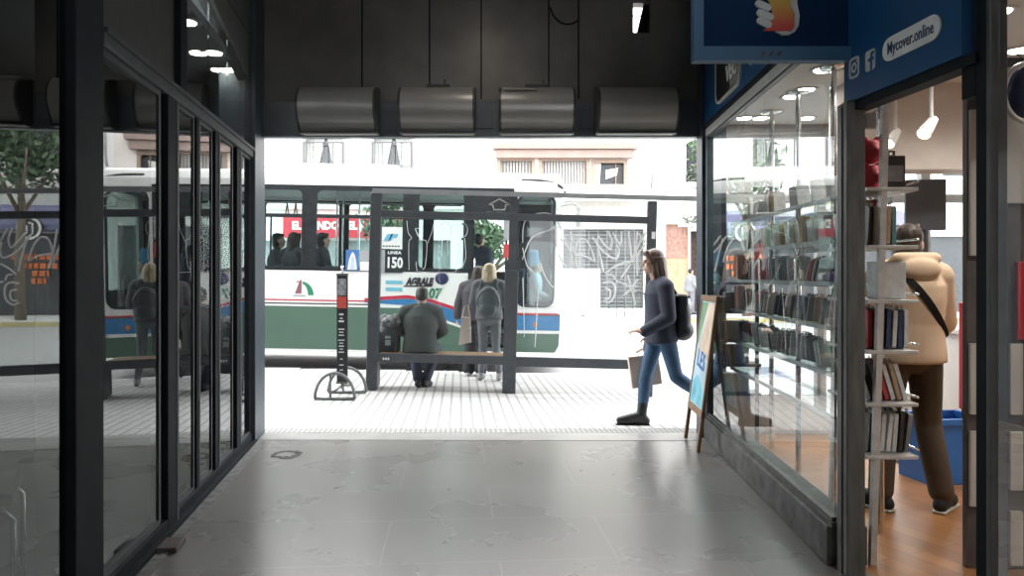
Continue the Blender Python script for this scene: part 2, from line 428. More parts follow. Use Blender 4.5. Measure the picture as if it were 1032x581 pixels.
def groove_mat(name, base, dark, sx, sy, wx=.22, wy=.10, rough=.7):
    """paving tiles with raised ribs: dark grooves every sx across and a joint every sy along"""
    m = bpy.data.materials.new(name); m.use_nodes = True; nt = m.node_tree; N = nt.nodes; L = nt.links; b = N['Principled BSDF']
    tc = N.new('ShaderNodeTexCoord'); mp = N.new('ShaderNodeMapping'); mp.inputs['Rotation'].default_value = (0, 0, -.07)
    L.new(tc.outputs['Object'], mp.inputs['Vector'])
    sp = N.new('ShaderNodeSeparateXYZ'); L.new(mp.outputs['Vector'], sp.inputs[0])
    def line(sock, pitch, w):
        d = N.new('ShaderNodeMath'); d.operation = 'DIVIDE'; d.inputs[1].default_value = pitch; L.new(sock, d.inputs[0])
        f = N.new('ShaderNodeMath'); f.operation = 'FRACT'; L.new(d.outputs[0], f.inputs[0])
        c = N.new('ShaderNodeMath'); c.operation = 'LESS_THAN'; c.inputs[1].default_value = w; L.new(f.outputs[0], c.inputs[0]); return c
    a = line(sp.outputs['X'], sx, wx); c = line(sp.outputs['Y'], sy, wy)
    mxm = N.new('ShaderNodeMath'); mxm.operation = 'MAXIMUM'; L.new(a.outputs[0], mxm.inputs[0]); L.new(c.outputs[0], mxm.inputs[1])
    nz = N.new('ShaderNodeTexNoise'); nz.inputs['Scale'].default_value = 4; nz.inputs['Detail'].default_value = 6; L.new(tc.outputs['Object'], nz.inputs['Vector'])
    rp = N.new('ShaderNodeValToRGB'); rp.color_ramp.elements[0].position = .3; rp.color_ramp.elements[1].position = .65
    rp.color_ramp.elements[0].color = tuple(x*.86 for x in base)+(1,); rp.color_ramp.elements[1].color = base+(1,); L.new(nz.outputs['Fac'], rp.inputs['Fac'])
    mx = N.new('ShaderNodeMix'); mx.data_type = 'RGBA'; L.new(mxm.outputs[0], mx.inputs[0]); L.new(rp.outputs['Color'], mx.inputs[6]); mx.inputs[7].default_value = dark+(1,)
    L.new(mx.outputs[2], b.inputs['Base Color']); b.inputs['Roughness'].default_value = rough
    bp = N.new('ShaderNodeBump'); bp.invert = True; bp.inputs['Distance'].default_value = .006; L.new(mxm.outputs[0], bp.inputs['Height']); L.new(bp.outputs['Normal'], b.inputs['Normal'])
    return m

def wood_mat():
    m = bpy.data.materials.new('orange_wood_plank'); m.use_nodes = True; nt = m.node_tree; N = nt.nodes; L = nt.links; b = N['Principled BSDF']
    tc = N.new('ShaderNodeTexCoord'); mp = N.new('ShaderNodeMapping'); mp.inputs['Rotation'].default_value = (0, 0, 1.15); L.new(tc.outputs['Object'], mp.inputs['Vector'])
    br = N.new('ShaderNodeTexBrick'); br.offset = .37; br.inputs['Scale'].default_value = 1; br.inputs['Brick Width'].default_value = 1.1; br.inputs['Row Height'].default_value = .12
    br.inputs['Mortar Size'].default_value = .002; br.inputs['Color1'].default_value = (.46, .22, .085, 1); br.inputs['Color2'].default_value = (.34, .155, .06, 1); br.inputs['Mortar'].default_value = (.16, .07, .03, 1)
    L.new(mp.outputs['Vector'], br.inputs['Vector'])
    m2 = N.new('ShaderNodeMapping'); m2.inputs['Scale'].default_value = (2, 30, 1); L.new(mp.outputs['Vector'], m2.inputs['Vector'])
    nz = N.new('ShaderNodeTexNoise'); nz.inputs['Scale'].default_value = 1.5; nz.inputs['Detail'].default_value = 5; L.new(m2.outputs['Vector'], nz.inputs['Vector'])
    rp = N.new('ShaderNodeValToRGB'); rp.color_ramp.elements[0].color = (.72, .7, .68, 1); rp.color_ramp.elements[1].color = (1, 1, 1, 1); L.new(nz.outputs['Fac'], rp.inputs['Fac'])
    mx = N.new('ShaderNodeMix'); mx.data_type = 'RGBA'; mx.blend_type = 'MULTIPLY'; mx.inputs[0].default_value = 1
    L.new(br.outputs['Color'], mx.inputs[6]); L.new(rp.outputs['Color'], mx.inputs[7]); L.new(mx.outputs[2], b.inputs['Base Color']); b.inputs['Roughness'].default_value = .32
    return m

M_FRAME = mat('dark_painted_steel', (.012, .016, .019), .65, var=.25, scale=5, spec=.12)
M_FRAME2 = mat('grey_painted_steel', (.040, .045, .049), .6, var=.25, scale=7)
M_WORN = mat('worn_grey_steel', (.105, .105, .10), .45, .2, var=.3, scale=5, stretch=(6, 6, 1))
M_ALU = mat('brushed_aluminium', (.62, .63, .63), .35, .7, var=.1, scale=30)
M_WHITE = mat('white_paint', (.80, .80, .78), .6, var=.03)
M_PLINTH = mat('grey_stone_plinth', (.085, .085, .082), .6, var=.5, scale=11, bump=.15)
M_DARKWALL = mat('charcoal_wall_paint', (.045, .048, .052), .7, var=.2)
M_PANEL = mat('dark_bronze_sheet', (.22, .207, .19), .38, .25, var=.22, scale=2.2)
G_LEFT = glass('tinted_shopfront_glass', 2.1, (.80, .83, .83), (.98, 1, 1))
G_RIGHT = glass('display_window_glass', 2.6, (.95, .97, .97))
G_CLEAR = glass('clear_pane', 1.5, (.96, .97, .97))

# ------------------------------------------------------------------ hall: local frames of its two glazed sides
AL = math.atan2(.990, -.1386); OL = (-1.88, 4.02, 0)
AR = math.atan2(1, .045); OR = (1.557, 3.55, 0)
def RX(y): return 1.557 + .045*(y-3.55)
def left(name, mb, m, parent=None, smooth=False):
    o = mb.build(name, m, parent, smooth=smooth)
    if parent is None: o.location = OL; o.rotation_euler.z = AL
    return o
def right(name, mb, m, parent=None, smooth=False):
    o = mb.build(name, m, parent, smooth=smooth)
    if parent is None: o.location = OR; o.rotation_euler.z = AR
    return o
def sL(y): return (y-4.02)/.99
def sR(y): return y-3.55

# floor: one slab inside the hall
fl = MB(); fl.prism([(-1.3, -15), (3.4, -15), (2.2, 3.2), (1.60, 3.55), (1.72, 6.62), (-2.30, 6.62), (-1.74, 3.0), (-1.0, -2)], -.08, 0, 'z')
struct(fl.build('floor', floor_mat()))
th = MB(); th.prism([(-2.30, 6.62), (1.80, 6.62), (1.80, 6.80), (-2.32, 6.80)], -.08, .004, 'z')
sill = MB(); sill.prism([(-2.24, 6.34), (1.69, 6.30), (1.72, 6.62), (-2.28, 6.62)], -.02, .003, 'z'); struct(sill.build('floor_sill', mat('pale_stone_sill', (.27, .265, .255), .35, var=.12, scale=6)))
struct(th.build('floor_threshold', groove_mat('ribbed_threshold', (.36, .36, .35), (.18, .18, .18), .045, .06, .35, .3)))
# sidewalk: a grid that follows the slope of the street
def grid(x0, x1, y0, y1, nx, ny, zf):
    mb = MB(); bm = mb.bm
    vs = [[bm.verts.new((x0+(x1-x0)*i/nx, y0+(y1-y0)*j/ny, zf(x0+(x1-x0)*i/nx, y0+(y1-y0)*j/ny))) for i in range(nx+1)] for j in range(ny+1)]
    for j in range(ny):
        for i in range(nx): bm.faces.new((vs[j][i], vs[j][i+1], vs[j+1][i+1], vs[j+1][i]))
    return mb
M_PAVE = groove_mat('ribbed_paving_tile', (.50, .50, .49), (.27, .27, .27), .11, .42, .25, .05)
struct(grid(-16, 16, 6.80, 11.15, 60, 12, lambda x, y: ground(x, min(y, 11.29))).build('sidewalk', M_PAVE))
kb = MB()
for i in range(40):
    x0 = -16 + .8*i; g = ground(x0+.4, 11.2)
    kb.box(x0+.004, x0+.796, 11.15, 11.32, g-.22, g+.002, bev=.012)
struct(kb.build('kerb', mat('granite_kerb', (.42, .42, .42), .7, var=.3, scale=20)))
struct(grid(-30, 40, 11.30, 25.0, 50, 16, lambda x, y: ground(x, min(max(y, 11.31), 24.9))).build('road', mat('pale_asphalt', (.30, .30, .30), .75, var=.12, scale=30, bump=.1)))
struct(grid(-30, 40, 25.0, 29.0, 40, 4, lambda x, y: ground(x, 25.1)).build('far_sidewalk', mat('far_paving', (.55, .55, .54), .8, var=.08, scale=3)))
fk = MB(); fk.box(5.2, 20, 24.85, 25.02, -.30, -.045)
struct(fk.build('far_kerb', mat('yellow_painted_kerb', (.44, .38, .20), .7, var=.25, scale=6)))
lm = MB()
for i in range(9): lm.box(-12+4.6*i, -10+4.6*i, 19.4, 19.55, -.25, -.196)
struct(lm.build('road_marking', mat('white_road_paint', (.8, .8, .78), .7, var=.1)))

# left shopfront -----------------------------------------------------------------
P0, P1 = sL(2.88), sL(3.15)
struct(left('trim_1', MB().box(P0, P1, -.03, .12, 0, 4.0, bev=.006), M_FRAME))
for i, (a, b, t) in enumerate(((sL(4.02), sL(4.2), .022), (sL(4.61), sL(4.68), .010), (sL(5.05), sL(5.17), .012), (sL(5.68), sL(5.82), .014))):
    p = MB(); p.box(a, b-.035, -t, .05, .0, 2.40, bev=.003); struct(left('trim_%d' % (i+2), p, M_FRAME))
    p = MB(); p.box(b-.035, b, -t-.004, .05, .0, 2.40, bev=.003); struct(left('trim_%d' % (i+12), p, M_FRAME2))
struct(left('trim_6', MB().box(sL(6.2), sL(6.62), -.045, .25, 0, 4.0, bev=.008), mat('navy_painted_steel', (.035, .05, .065), .4, var=.2)))
tr = MB(); tr.box(P1, sL(6.2), -.030, .06, 2.385, 2.455, bev=.006); tr.box(P1, sL(6.2), -.045, -.025, 2.44, 2.462)
struct(left('trim_7', tr, M_FRAME2))
struct(left('trim_8', MB().box(P1, sL(6.25), -.02, .10, 0, .085, bev=.006).box(P1, sL(6.25), -.05, -.015, 0, .03), M_FRAME))
struct(left('baseboard_left', MB().box(-3.4, P0, -.02, .1, 0, .1).box(P1, sL(6.3), -.11, -.05, -.01, .006), mat('cracked_cement', (.14, .14, .135), .85, var=.4, scale=14, bump=.3)))
fp = MB(); fp.box(P1, sL(4.24), .0, .08, 2.465, 4.0)
struct(left('wall_left_fascia', fp, mat('dark_fascia_panel', (.035, .033, .033), .6, var=.2)))
vm = MB(); vm.box(sL(4.20), sL(4.32), -.035, .08, 2.465, 4.0, bev=.004); struct(left('trim_9', vm, M_FRAME))
bt = MB(); bt.prism([(sL(4.3), 3.42), (sL(6.25), 3.02), (sL(6.25), 4.0), (sL(4.3), 4.0)], 0, .1, 'y'); struct(left('wall_left_upper', bt, mat('grey_upper_panel', (.10, .10, .10), .6, var=.15)))

def left_window(n, s0, s1, z0, z1, turn=0.0, fr=.022, seams=()):
    r = bpy.data.objects.new('window_%d' % n, None); COL.objects.link(r); struct(r)
    sc = (s0+s1)/2
    r.location = (OL[0] + sc*math.cos(AL), OL[1] + sc*math.sin(AL), 0); r.rotation_euler.z = AL
    h = (s1-s0)/2
    f = MB()
    if fr: f.plate(rect(-h, h, z0, z1), [list(reversed(rect(-h+fr, h-fr, z0+fr, z1-fr)))], -.006, .035); f.build('window_frame', M_FRAME2, r)
    off = h*abs(math.sin(turn)) + .001
    xs = [-h+fr*.6] + [-h + q*(2*h) for q in seams] + [h-fr*.6]
    for a, b in zip(xs, xs[1:]):
        MB().box(a+.002, b-.002, .0, .008, z0+fr*.6, z1-fr*.6, Matrix.Translation((0, off, 0)) @ Matrix.Rotation(turn, 4, 'Z')).build('window_pane', G_LEFT, r)
    return r
TURN = math.radians(-1.6)
left_window(1, sL(1.2), P0+.02, .10, 3.95, math.radians(-2.7), 0.0)
wa = left_window(2, P1, sL(3.95), .085, 2.385, TURN, .03)
left_window(3, sL(4.2), sL(4.57), .085, 2.385, TURN*.9)
left_window(4, sL(4.675), sL(4.99), .085, 2.385, TURN*.9)
left_window(5, sL(5.166), sL(5.58), .085, 2.385, TURN*.8)
left_window(6, sL(5.82), sL(6.2), .085, 2.385, TURN*.8)
left_window(7, sL(4.32), sL(6.2), 2.465, 3.42, TURN*.5, .02, (.36, .62, .82))
struct(left('wall_left', MB().box(sL(-15), sL(1.2), .0, .15, 0, 4.0), M_DARKWALL))

# the left shop behind its glass: dark room with rows of ceiling lights
def room_wall(name, pts, z0, z1, m, th=.1):
    mb = MB()
    for (a, b) in zip(pts, pts[1:]):
        A = V((a[0], a[1], 0)); B = V((b[0], b[1], 0)); d = (B-A).normalized(); n = V((-d.y, d.x, 0))*th
        mb.prism([(A.x, A.y), (B.x, B.y), (B.x+n.x, B.y+n.y), (A.x+n.x, A.y+n.y)], z0, z1, 'z')
    return struct(mb.build(name, m))
room_wall('wall_left_shop', [(-2.45, 6.45), (-7.5, 6.45), (-7.5, -1.0), (-1.25, -1.0)], -.02, 4.0, M_DARKWALL, -.1)
struct(MB().prism([(-2.36, 6.45), (-7.5, 6.45), (-7.5, -1), (-1.25, -1), (-1.80, 3.0)], -.06, -.005, 'z').build('floor_left_shop', mat('dark_shop_floor', (.03, .03, .03), .6, var=.3)))
struct(MB().prism([(-2.30, 6.5), (-7.5, 6.5), (-7.5, -1), (-1.20, -1)], 3.10, 3.16, 'z').build('ceiling_left_shop', mat('grey_shop_ceiling', (.5, .5, .5), .7, var=.05)))

def downlight(loc, label, group, r=.075, power=9.0, col=(1, .95, .86), strength=14.0):
    t = thing('downlight', label, 'ceiling light', loc, 0, group)
    MB().lathe([(r*.8, -.002), (r*1.25, -.012), (r*1.3, -.004), (r*1.3, 0), (r*.8, 0)], 20).build('trim_ring', M_WHITE, t)
    MB().lathe([(r*.82, -.010), (r*.82, -.002)], 20).build('lamp_disc', mat('lit_lamp_%d' % int(strength), col, .4, var=.0, emit=strength), t)
    if power:
        ld = bpy.data.lights.new('lamp', 'SPOT'); ld.energy = power; ld.color = col; ld.spot_size = math.radians(150); ld.spot_blend = .8; ld.shadow_soft_size = r
        lo = bpy.data.objects.new('lamp', ld); COL.objects.link(lo); lo.parent = t; lo.location = (0, 0, -.03)
    return t
for i, (px, py, yy) in enumerate(((190, 8, 0), (196, 22, 0), (200, 53, 0), (228, 53, 0), (221, 70, 0), (246, 70, 0))):
    y = (3.10-EYE)/((HOR-py)/F)
    x = PX(px, y)
    x = min(x, OL[0] - .14*(y-4.02) - .16)
    downlight((x, y, 3.10), 'round lit ceiling light in the dark shop behind the left upper glass', 'ceiling lights of the left shop', .075, 3.0)

# right shopfront ----------------------------------------------------------------
pl = MB(); pl.box(.05, 2.95, -.16, .035, 0, .19, bev=.008); pl.box(.03, 2.95, -.10, .02, .19, .215)
struct(right('baseboard_right', pl, M_PLINTH))
for k, (a, b) in enumerate(((.05, 1.21), (1.215, 2.80))):
    r = bpy.data.objects.new('window_%d' % (8+k), None); COL.objects.link(r); struct(r); r.location = OR; r.rotation_euler.z = AR
    MB().box(a, b, -.010, 0, .21, 2.60).build('window_pane', G_RIGHT, r)
    MB().box(a, b, -.022, .012, .205, .235, bev=.003).box(a, b, -.022, .012, 2.585, 2.60).build('window_rail', M_WORN, r)
struct(right('trim_10', MB().box(-.05, 2.95, -.05, .02, 2.60, 2.665, bev=.006), mat('pale_window_track', (.55, .54, .52), .45, var=.08)))
struct(right('trim_11', MB().box(-.05, 2.95, -.05, .035, 2.665, 2.70), M_FRAME))
struct(right('trim_21', MB().box(2.80, 2.92, -.10, .02, .2, 2.6, bev=.004), mat('blue_grey_steel', (.10, .14, .17), .45, var=.2)))
struct(right('trim_22', MB().box(2.86, 3.10, -.16, .05, 0, 4.0, bev=.006), mat('navy_corner_post', (.03, .04, .055), .45, var=.25)))
pp = MB(); pp.box(-.10, .02, -.085, .0, 0, 2.22, bev=.006); pp.box(-.05, .0, .0, .006, 0, 2.2)
struct(right('trim_23', pp, M_WORN))

# blue fascia over the display window, with its badge
M_BLUE = mat('blue_sign_vinyl', (.010, .075, .20), .38, var=.07, scale=3)
fas = thing('shop_fascia', 'blue fascia with a black rounded badge above the display window', 'shop sign', OR, AR)
MB().box(.02, 2.86, -.04, .03, 2.70, 4.0).build('panel', M_BLUE, fas)
Mr = Matrix.Rotation(PI, 4, 'Z')           # faces the hall: local +y; text reads from there
def on_right(me, s, z, t):                 # lay a mesh that reads from -Y onto the hall face of the right wall
    me.transform(Matrix.Translation((s, t, z)) @ Mr); return me
s0, s1 = sR(5.20), sR(5.92)
badge = MB(); badge.plate(rrect(-.36, .36, -.42, .42, .09), [], -.012, 0); link('badge', on_right(badge.mesh('badge'), (s0+s1)/2, 3.18, .03), mat('black_vinyl', (.012, .012, .014), .35), fas)
bo = MB(); bo.plate(rrect(-.37, .37, -.43, .43, .095), [list(reversed(rrect(-.352, .352, -.412, .412, .085)))], -.016, 0); link('badge_border', on_right(bo.mesh('b'), (s0+s1)/2, 3.18, .03), mat('cream_vinyl', (.62, .60, .52), .5), fas)
ph = MB(); ph.prism([(.33, -.40), (.10, -.40), (-.02, .41), (.33, .41)], -.016, 0, 'y'); link('badge_picture', on_right(ph.mesh('b'), (s0+s1)/2, 3.18, .03), mat('grey_print', (.22, .21, .19), .5, var=.4, scale=6), fas)
for tx, zz in (('OL', 3.02), ('VEC', 2.90)):
    link('lettering', on_right(text_mesh(tx, .17, .003, .004), s0 + .22, zz, .046), mat('white_vinyl', (.8, .8, .78), .5), fas)
tri = MB(); tri.prism([(-.075, .11), (.085, .11), (-.02, -.06)], -.012, 0, 'y'); link('triangle', on_right(tri.mesh('t'), sR(4.92), 2.86, .03), mat('white_vinyl', (.8, .8, .78), .5), fas)

# lightbox that hangs out over the hall
lb = thing('lightbox_sign', 'hanging blue box sign with a white hand holding a red and yellow phone shape', 'sign', (1.2225, 3.52, 2.405))
fr = MB(); W2 = .3785
fr.plate(rect(-W2, W2, 0, .80), [list(reversed(rect(-W2+.045, W2-.02, .065, .74)))], -.07, -.01)
fr.build('frame', mat('blue_sign_frame', (.028, .10, .20), .55, var=.1, scale=4), lb)
MB().box(-W2+.04, W2-.015, -.045, -.015, .06, .745).build('face', mat('navy_sign_face', (.005, .026, .075), .7, var=.15, scale=2, spec=.1), lb)
def LBX(px): return PX(px, 3.47) - 1.2225
def LBZ(py): return PZ(py, 3.47) - 2.405
def lbpoly(pts): return [(LBX(a), LBZ(b)) for a, b in pts]
def gradient_mat():
    m = bpy.data.materials.new('red_to_yellow_print'); m.use_nodes = True; nt = m.node_tree; N = nt.nodes; L = nt.links
    tc = N.new('ShaderNodeTexCoord'); sp = N.new('ShaderNodeSeparateXYZ'); L.new(tc.outputs['Object'], sp.inputs[0])
    mr = N.new('ShaderNodeMapRange'); mr.inputs['From Min'].default_value = LBZ(32); mr.inputs['From Max'].default_value = LBZ(-12); L.new(sp.outputs['Z'], mr.inputs['Value'])
    rp = N.new('ShaderNodeValToRGB'); rp.color_ramp.elements[0].color = (.52, .03, .02, 1); rp.color_ramp.elements[0].position = .12; rp.color_ramp.elements[1].color = (.55, .42, .02, 1); rp.color_ramp.elements[1].position = .9
    L.new(mr.outputs[0], rp.inputs[0]); L.new(rp.outputs[0], N['Principled BSDF'].inputs['Base Color']); return m
pb = MB(); pb.plate(lbpoly([(769, 31), (795, 31.5), (800, 28), (800, 14), (797, 6), (796, -20), (776, -28), (772, -6), (777, 6), (779, 18), (776, 26)]), [], -.052, -.045); pb.build('phone_shape', gradient_mat(), lb)
wh = mat('pale_sign_vinyl', (.52, .52, .51), .6)
hd = MB(); hd.plate(lbpoly([(780, 32), (796, 32), (800.5, 28), (800.5, 14), (797, 7), (796.5, 0), (797, -20), (803, -20), (803, 4), (805.5, 16), (804.5, 26), (801, 32), (795, 35.5), (788, 35.8)]), [], -.056, -.045); hd.build('palm', wh, lb)
for a, b in (((764.5, 4), (773.5, 8)), ((766, 13), (776, 17.5)), ((766, 21), (774, 25))):
    fgr = MB(); A = V((LBX(a[0]), -.05, LBZ(a[1]))); B = V((LBX(b[0]), -.05, LBZ(b[1]))); d = (B-A).normalized(); n = V((-d.z, 0, d.x))*.0165; pts = []
    ang = math.atan2(d.z, d.x)
    pts = [(B.x+.0165*math.cos(ang+t), B.z+.0165*math.sin(ang+t)) for t in [(-.5+i/8)*PI for i in range(9)]] + [(A.x+.0165*math.cos(ang+t), A.z+.0165*math.sin(ang+t)) for t in [(.5+i/8)*PI for i in range(9)]]
    fgr.plate(pts, [], -.057, -.045); fgr.build('finger', wh, lb)
for px in (767, 775, 783):
    MB().prism([(LBX(px-2), LBZ(58)), (LBX(px+1), LBZ(58)), (LBX(px+3), LBZ(53)), (LBX(px), LBZ(53))], -.073, -.06, 'y').build('slot', mat('black_vinyl', (.012, .012, .014), .35), lb)
for x in (.30, -.30): MB().box(x-.03, x+.03, -.06, -.02, .8, 1.6).build('bracket', M_FRAME, lb)

# fascia over the shop door, set slightly off the wall line
dA = V((1.597, 3.515, 0)); dB = V((1.683, 2.68, 0)); dd = (dB-dA); LD = dd.length; AD = math.atan2(dd.y, dd.x)
df = thing('door_fascia', 'blue sign board over the shop door with white icons and a web address pill', 'shop sign', dA, AD)
# local x runs from the far end towards the camera, hall side is local -y
MB().box(0, LD-.05, -.03, .05, 2.215, 4.0).build('panel', M_BLUE, df)
MB().box(0, LD, -.015, .06, 2.175, 2.215).build('lower_edge', M_FRAME, df)
def SD(px):
    y = 1.949/((px-CX)/F + .1); return (3.515-y)/(3.515-2.68)*LD, y
def pill(a, b, za, zb, r, n=10):
    ang = math.atan2(zb-za, b-a)
    return [(b+r*math.cos(ang+t), zb+r*math.sin(ang+t)) for t in [(-.5+i/n)*PI for i in range(n+1)]] + [(a+r*math.cos(ang+t), za+r*math.sin(ang+t)) for t in [(.5+i/n)*PI for i in range(n+1)]]
a, ya = SD(897); b, yb = SD(956); rp_ = .050
zc = PZ(39, SD(926)[1])
MB().plate(pill(a+rp_, b-rp_, zc, zc, rp_), [], -.036, -.03).build('pill', mat('white_vinyl', (.8, .8, .78), .5), df)
tm = text_mesh('Mycover.online', .071, .001, .0008); xs = [v.co.x for v in tm.vertices]; sc_ = (b-a-.075)/(max(xs)-min(xs)); tm.transform(Matrix.Diagonal((sc_, 1, 1.0, 1)))
link('lettering', tm, mat('navy_ink', (.02, .05, .12), .5), df, ((a+b)/2, -.037, zc))
c1, y1 = SD(884); z1 = PZ(61, y1)
MB().plate(rrect(c1-.036, c1+.036, z1-.045, z1+.045, .014), [], -.034, -.03).build('icon', wh, df)
fm = MB(); fm.plate([(.004, -.045), (.004, -.005), (-.012, -.005), (-.012, .010), (.004, .010), (.004, .022), (.010, .034), (.030, .036), (.030, .022), (.020, .021), (.018, .010), (.030, .010), (.028, -.005), (.018, -.005), (.018, -.045)], [], -.036, -.03, Matrix.Translation((c1, 0, z1))); fm.build('letter', M_BLUE, df)
c2, y2 = SD(867.5); z2 = PZ(68.5, y2)
ig = MB(); ig.plate(rrect(c2-.040, c2+.040, z2-.048, z2+.048, .02), [list(reversed(rrect(c2-.031, c2+.031, z2-.038, z2+.038, .014)))], -.034, -.03)
ig.plate(arc(c2, z2, .021, .024, 0, 360, 16)[:-1], [list(reversed(arc(c2, z2, .012, .014, 0, 360, 16)[:-1]))], -.034, -.03); ig.plate(arc(c2+.02, z2+.026, .004, .005, 0, 360, 8)[:-1], [], -.034, -.03)
ig.build('icon', wh, df)
# right door post and the glass beyond it
dp = MB(); dp.box(LD-.02, LD+.04, .0, .07, 0, 4.0, bev=.006); o = struct(dp.build('trim_24', M_FRAME)); o.location = dA; o.rotation_euler.z = AD
dp = MB(); dp.box(LD+.04, LD+.062, -.006, .06, 0, 4.0, bev=.004); o = struct(dp.build('trim_25', mat('grey_edge_strip', (.07, .075, .08), .4, var=.2))); o.location = dA; o.rotation_euler.z = AD
dp = MB(); dp.box(LD-.09, LD-.02, .0, .05, 2.06, 2.175); o = struct(dp.build('trim_26', M_FRAME)); o.location = dA; o.rotation_euler.z = AD
g9 = bpy.data.objects.new('window_10', None); COL.objects.link(g9); struct(g9); g9.location = dA; g9.rotation_euler.z = AD
MB().box(LD+.062, LD+1.7, .01, .02, .1, 4.0).build('window_pane', G_RIGHT, g9); MB().box(LD+.062, LD+1.7, -.01, .05, 0, .1).build('window_rail', M_FRAME, g9)
struct(MB().prism([(1.90, .95), (2.1, .95), (3.5, -15), (3.3, -15)], 0, 4.0, 'z').build('wall_right', M_DARKWALL))

# ceiling of the hall, and the big panel over the exit with its little daylight gap
struct(MB().prism([(-1.0, -15), (3.5, -15), (2.3, 2), (1.95, 6.62), (-2.4, 6.62), (-1.1, -1)], 4.0, 4.1, 'z').build('ceiling', mat('dark_hall_ceiling', (.10, .098, .095), .8, var=.15)))
gx0, gx1, gz0, gz1 = PX(638, 6.6), PX(655, 6.6), PZ(33, 6.6), PZ(3, 6.6)
fr_ = MB(); fr_.plate(rect(-14, 14, 2.64, 9.0), [list(reversed(rect(gx0, gx1, gz0, gz1)))], 6.60, 6.72)
struct(fr_.build('wall_front', M_PANEL))
st = MB(); st.tube([(gx0+.055, 6.66, gz0-.02), (gx1-.025, 6.66, gz1+.02)], .02); st.tube([(gx0, 6.66, gz0+.17), (gx1, 6.66, gz0+.17)], .006); st.prism([(gx0+.06, gz0), (gx1, gz0), (gx1, gz1), (gx1-.03, gz1)], 6.68, 6.70, 'y')
struct(st.build('trim_27', M_FRAME))
cs = MB()
for px in (365, 433, 485, 553, 583): cs.box(PX(px, 6.6)-.006, PX(px, 6.6)+.006, 6.588, 6.60, 2.97, 4.0)
struct(cs.build('trim_28', M_FRAME))
lbm = MB(); lbm.box(-2.19, 1.66, 6.53, 6.60, 2.64, 2.93, bev=.004); lbm.box(-2.19, 1.66, 6.50, 6.60, 2.615, 2.645, bev=.003)
struct(lbm.build('beam', mat('blue_grey_flange', (.17, .185, .205), .4, .2, var=.12, scale=4)))
for px in (488, 593):
    tag(MB().box(PX(px, 6.5)-.07, PX(px, 6.5)+.07, 6.52, 6.535, 2.69, 2.85, bev=.004).build('cover_plate', mat('blue_grey_flange', (.105, .115, .13), .4)), 'flat rectangular cover plate on the beam between the %s hoods' % ('second and third' if px == 488 else 'third and fourth'), 'cover plate')
hl = ['first curved grey metal hood from the left over the exit', 'second curved grey metal hood from the left over the exit', 'third curved hood over the exit, scratched along its upper edge', 'curved metal hood over the exit nearest the blue box sign']
PROF = [(0, .41), (-.06, .41)] + [(-.09-.20*math.cos(math.radians(a)), .215+.185*math.sin(math.radians(a))) for a in range(78, -50, -6)] + [(-.19, .035), (-.165, .0), (0, .0)]
for i, (pa, pb_) in enumerate(((299, 377), (402, 477.5), (504, 579), (604, 684))):
    xa, xb = PX(pa, 6.27), PX(pb_, 6.27)
    h = thing('curved_hood', hl[i], 'hood', ((xa+xb)/2, 6.53, 2.625), 0, 'curved hoods over the exit'); w = (xb-xa)/2
    MB().prism(PROF, -w+.01, w-.01, 'x').build('shell', mat('grey_hood_steel', (.46, .45, .43), .33, .3, var=.08, scale=3), h)
    for s in (-1, 1):
        MB().prism([(y*1.02, z*1.0) for y, z in PROF], s*w-.01, s*w+.008 if s > 0 else s*w+.01, 'x').build('end_cap', mat('dark_hood_end', (.09, .09, .088), .45, .3), h)
    MB().box(-w, w, -.20, -.155, -.012, .012, bev=.003).build('lip', mat('dark_hood_end', (.09, .09, .088), .45, .3), h)
    if i in (1, 2): MB().box(-.10, .10, -.13, -.08, .40, .425).box(.05, .065, -.12, -.10, .42, .47).build('bracket', mat('dark_hood_end', (.09, .09, .088), .45, .3), h)
    if i == 2: MB().box(-w+.03, .0, -.262, -.235, .345, .352).build('scratch', mat('pale_scratch', (.6, .58, .55), .6), h)
lc = MB(); x0 = PX(573, 6.5); lc.tube([(x0+.16*math.cos(t), 6.585, PZ(-2, 6.5)+.2*math.sin(t)) for t in [PI*1.08+i*.14 for i in range(15)]], .008)
tag(lc.build('cable', mat('black_rubber', (.02, .02, .02), .6)), 'loose black cable loop on the dark panel over the exit', 'cable')
# building around the hall on the street side
fw = MB(); fw.box(-14, -2.5, 6.60, 6.72, -.2, 2.64); struct(fw.build('wall_front_left', mat('dark_street_front', (.10, .11, .12), .5, var=.2)))
fw = MB(); fw.box(5.6, 14, 6.60, 6.72, -.5, 2.64); struct(fw.build('wall_front_right', mat('dark_street_front', (.10, .11, .12), .5)))
# worn cover in the hall floor
dc = MB(); cx, cy = PX(290, 5.83), 5.83
rnd = random.Random(3)
pts = [(cx + (.125+rnd.uniform(-.045, .03))*math.cos(t), cy + (.13+rnd.uniform(-.03, .03))*math.sin(t)) for t in [2*PI*i/18 for i in range(18)]]
pin = [(cx + (.07+rnd.uniform(-.03, .035))*math.cos(t), cy + (.075+rnd.uniform(-.03, .035))*math.sin(t)) for t in [2*PI*i/18 for i in range(18)]]
dc.plate([(a, b) for a, b in pts], [list(reversed(pin))], -.003, .0005, Matrix.Rotation(-PI/2, 4, 'X'))
tag(dc.build('floor_patch', mat('dark_crack_fill', (.06, .055, .05), .8, var=.5, scale=30)), 'small rough round patch in the hall floor near the left door post', 'floor patch')
mt = MB(); mt.box(-.085, .085, -.05, .05, 0, .028, bev=.006)
tag(mt.build('door_stop', mat('dark_rubber_mat', (.08, .065, .06), .8, var=.3), None, (PX(165, 3.92)+.075, 3.84, 0), AL), 'flat dark block on the floor at the foot of the left door post', 'door stop')
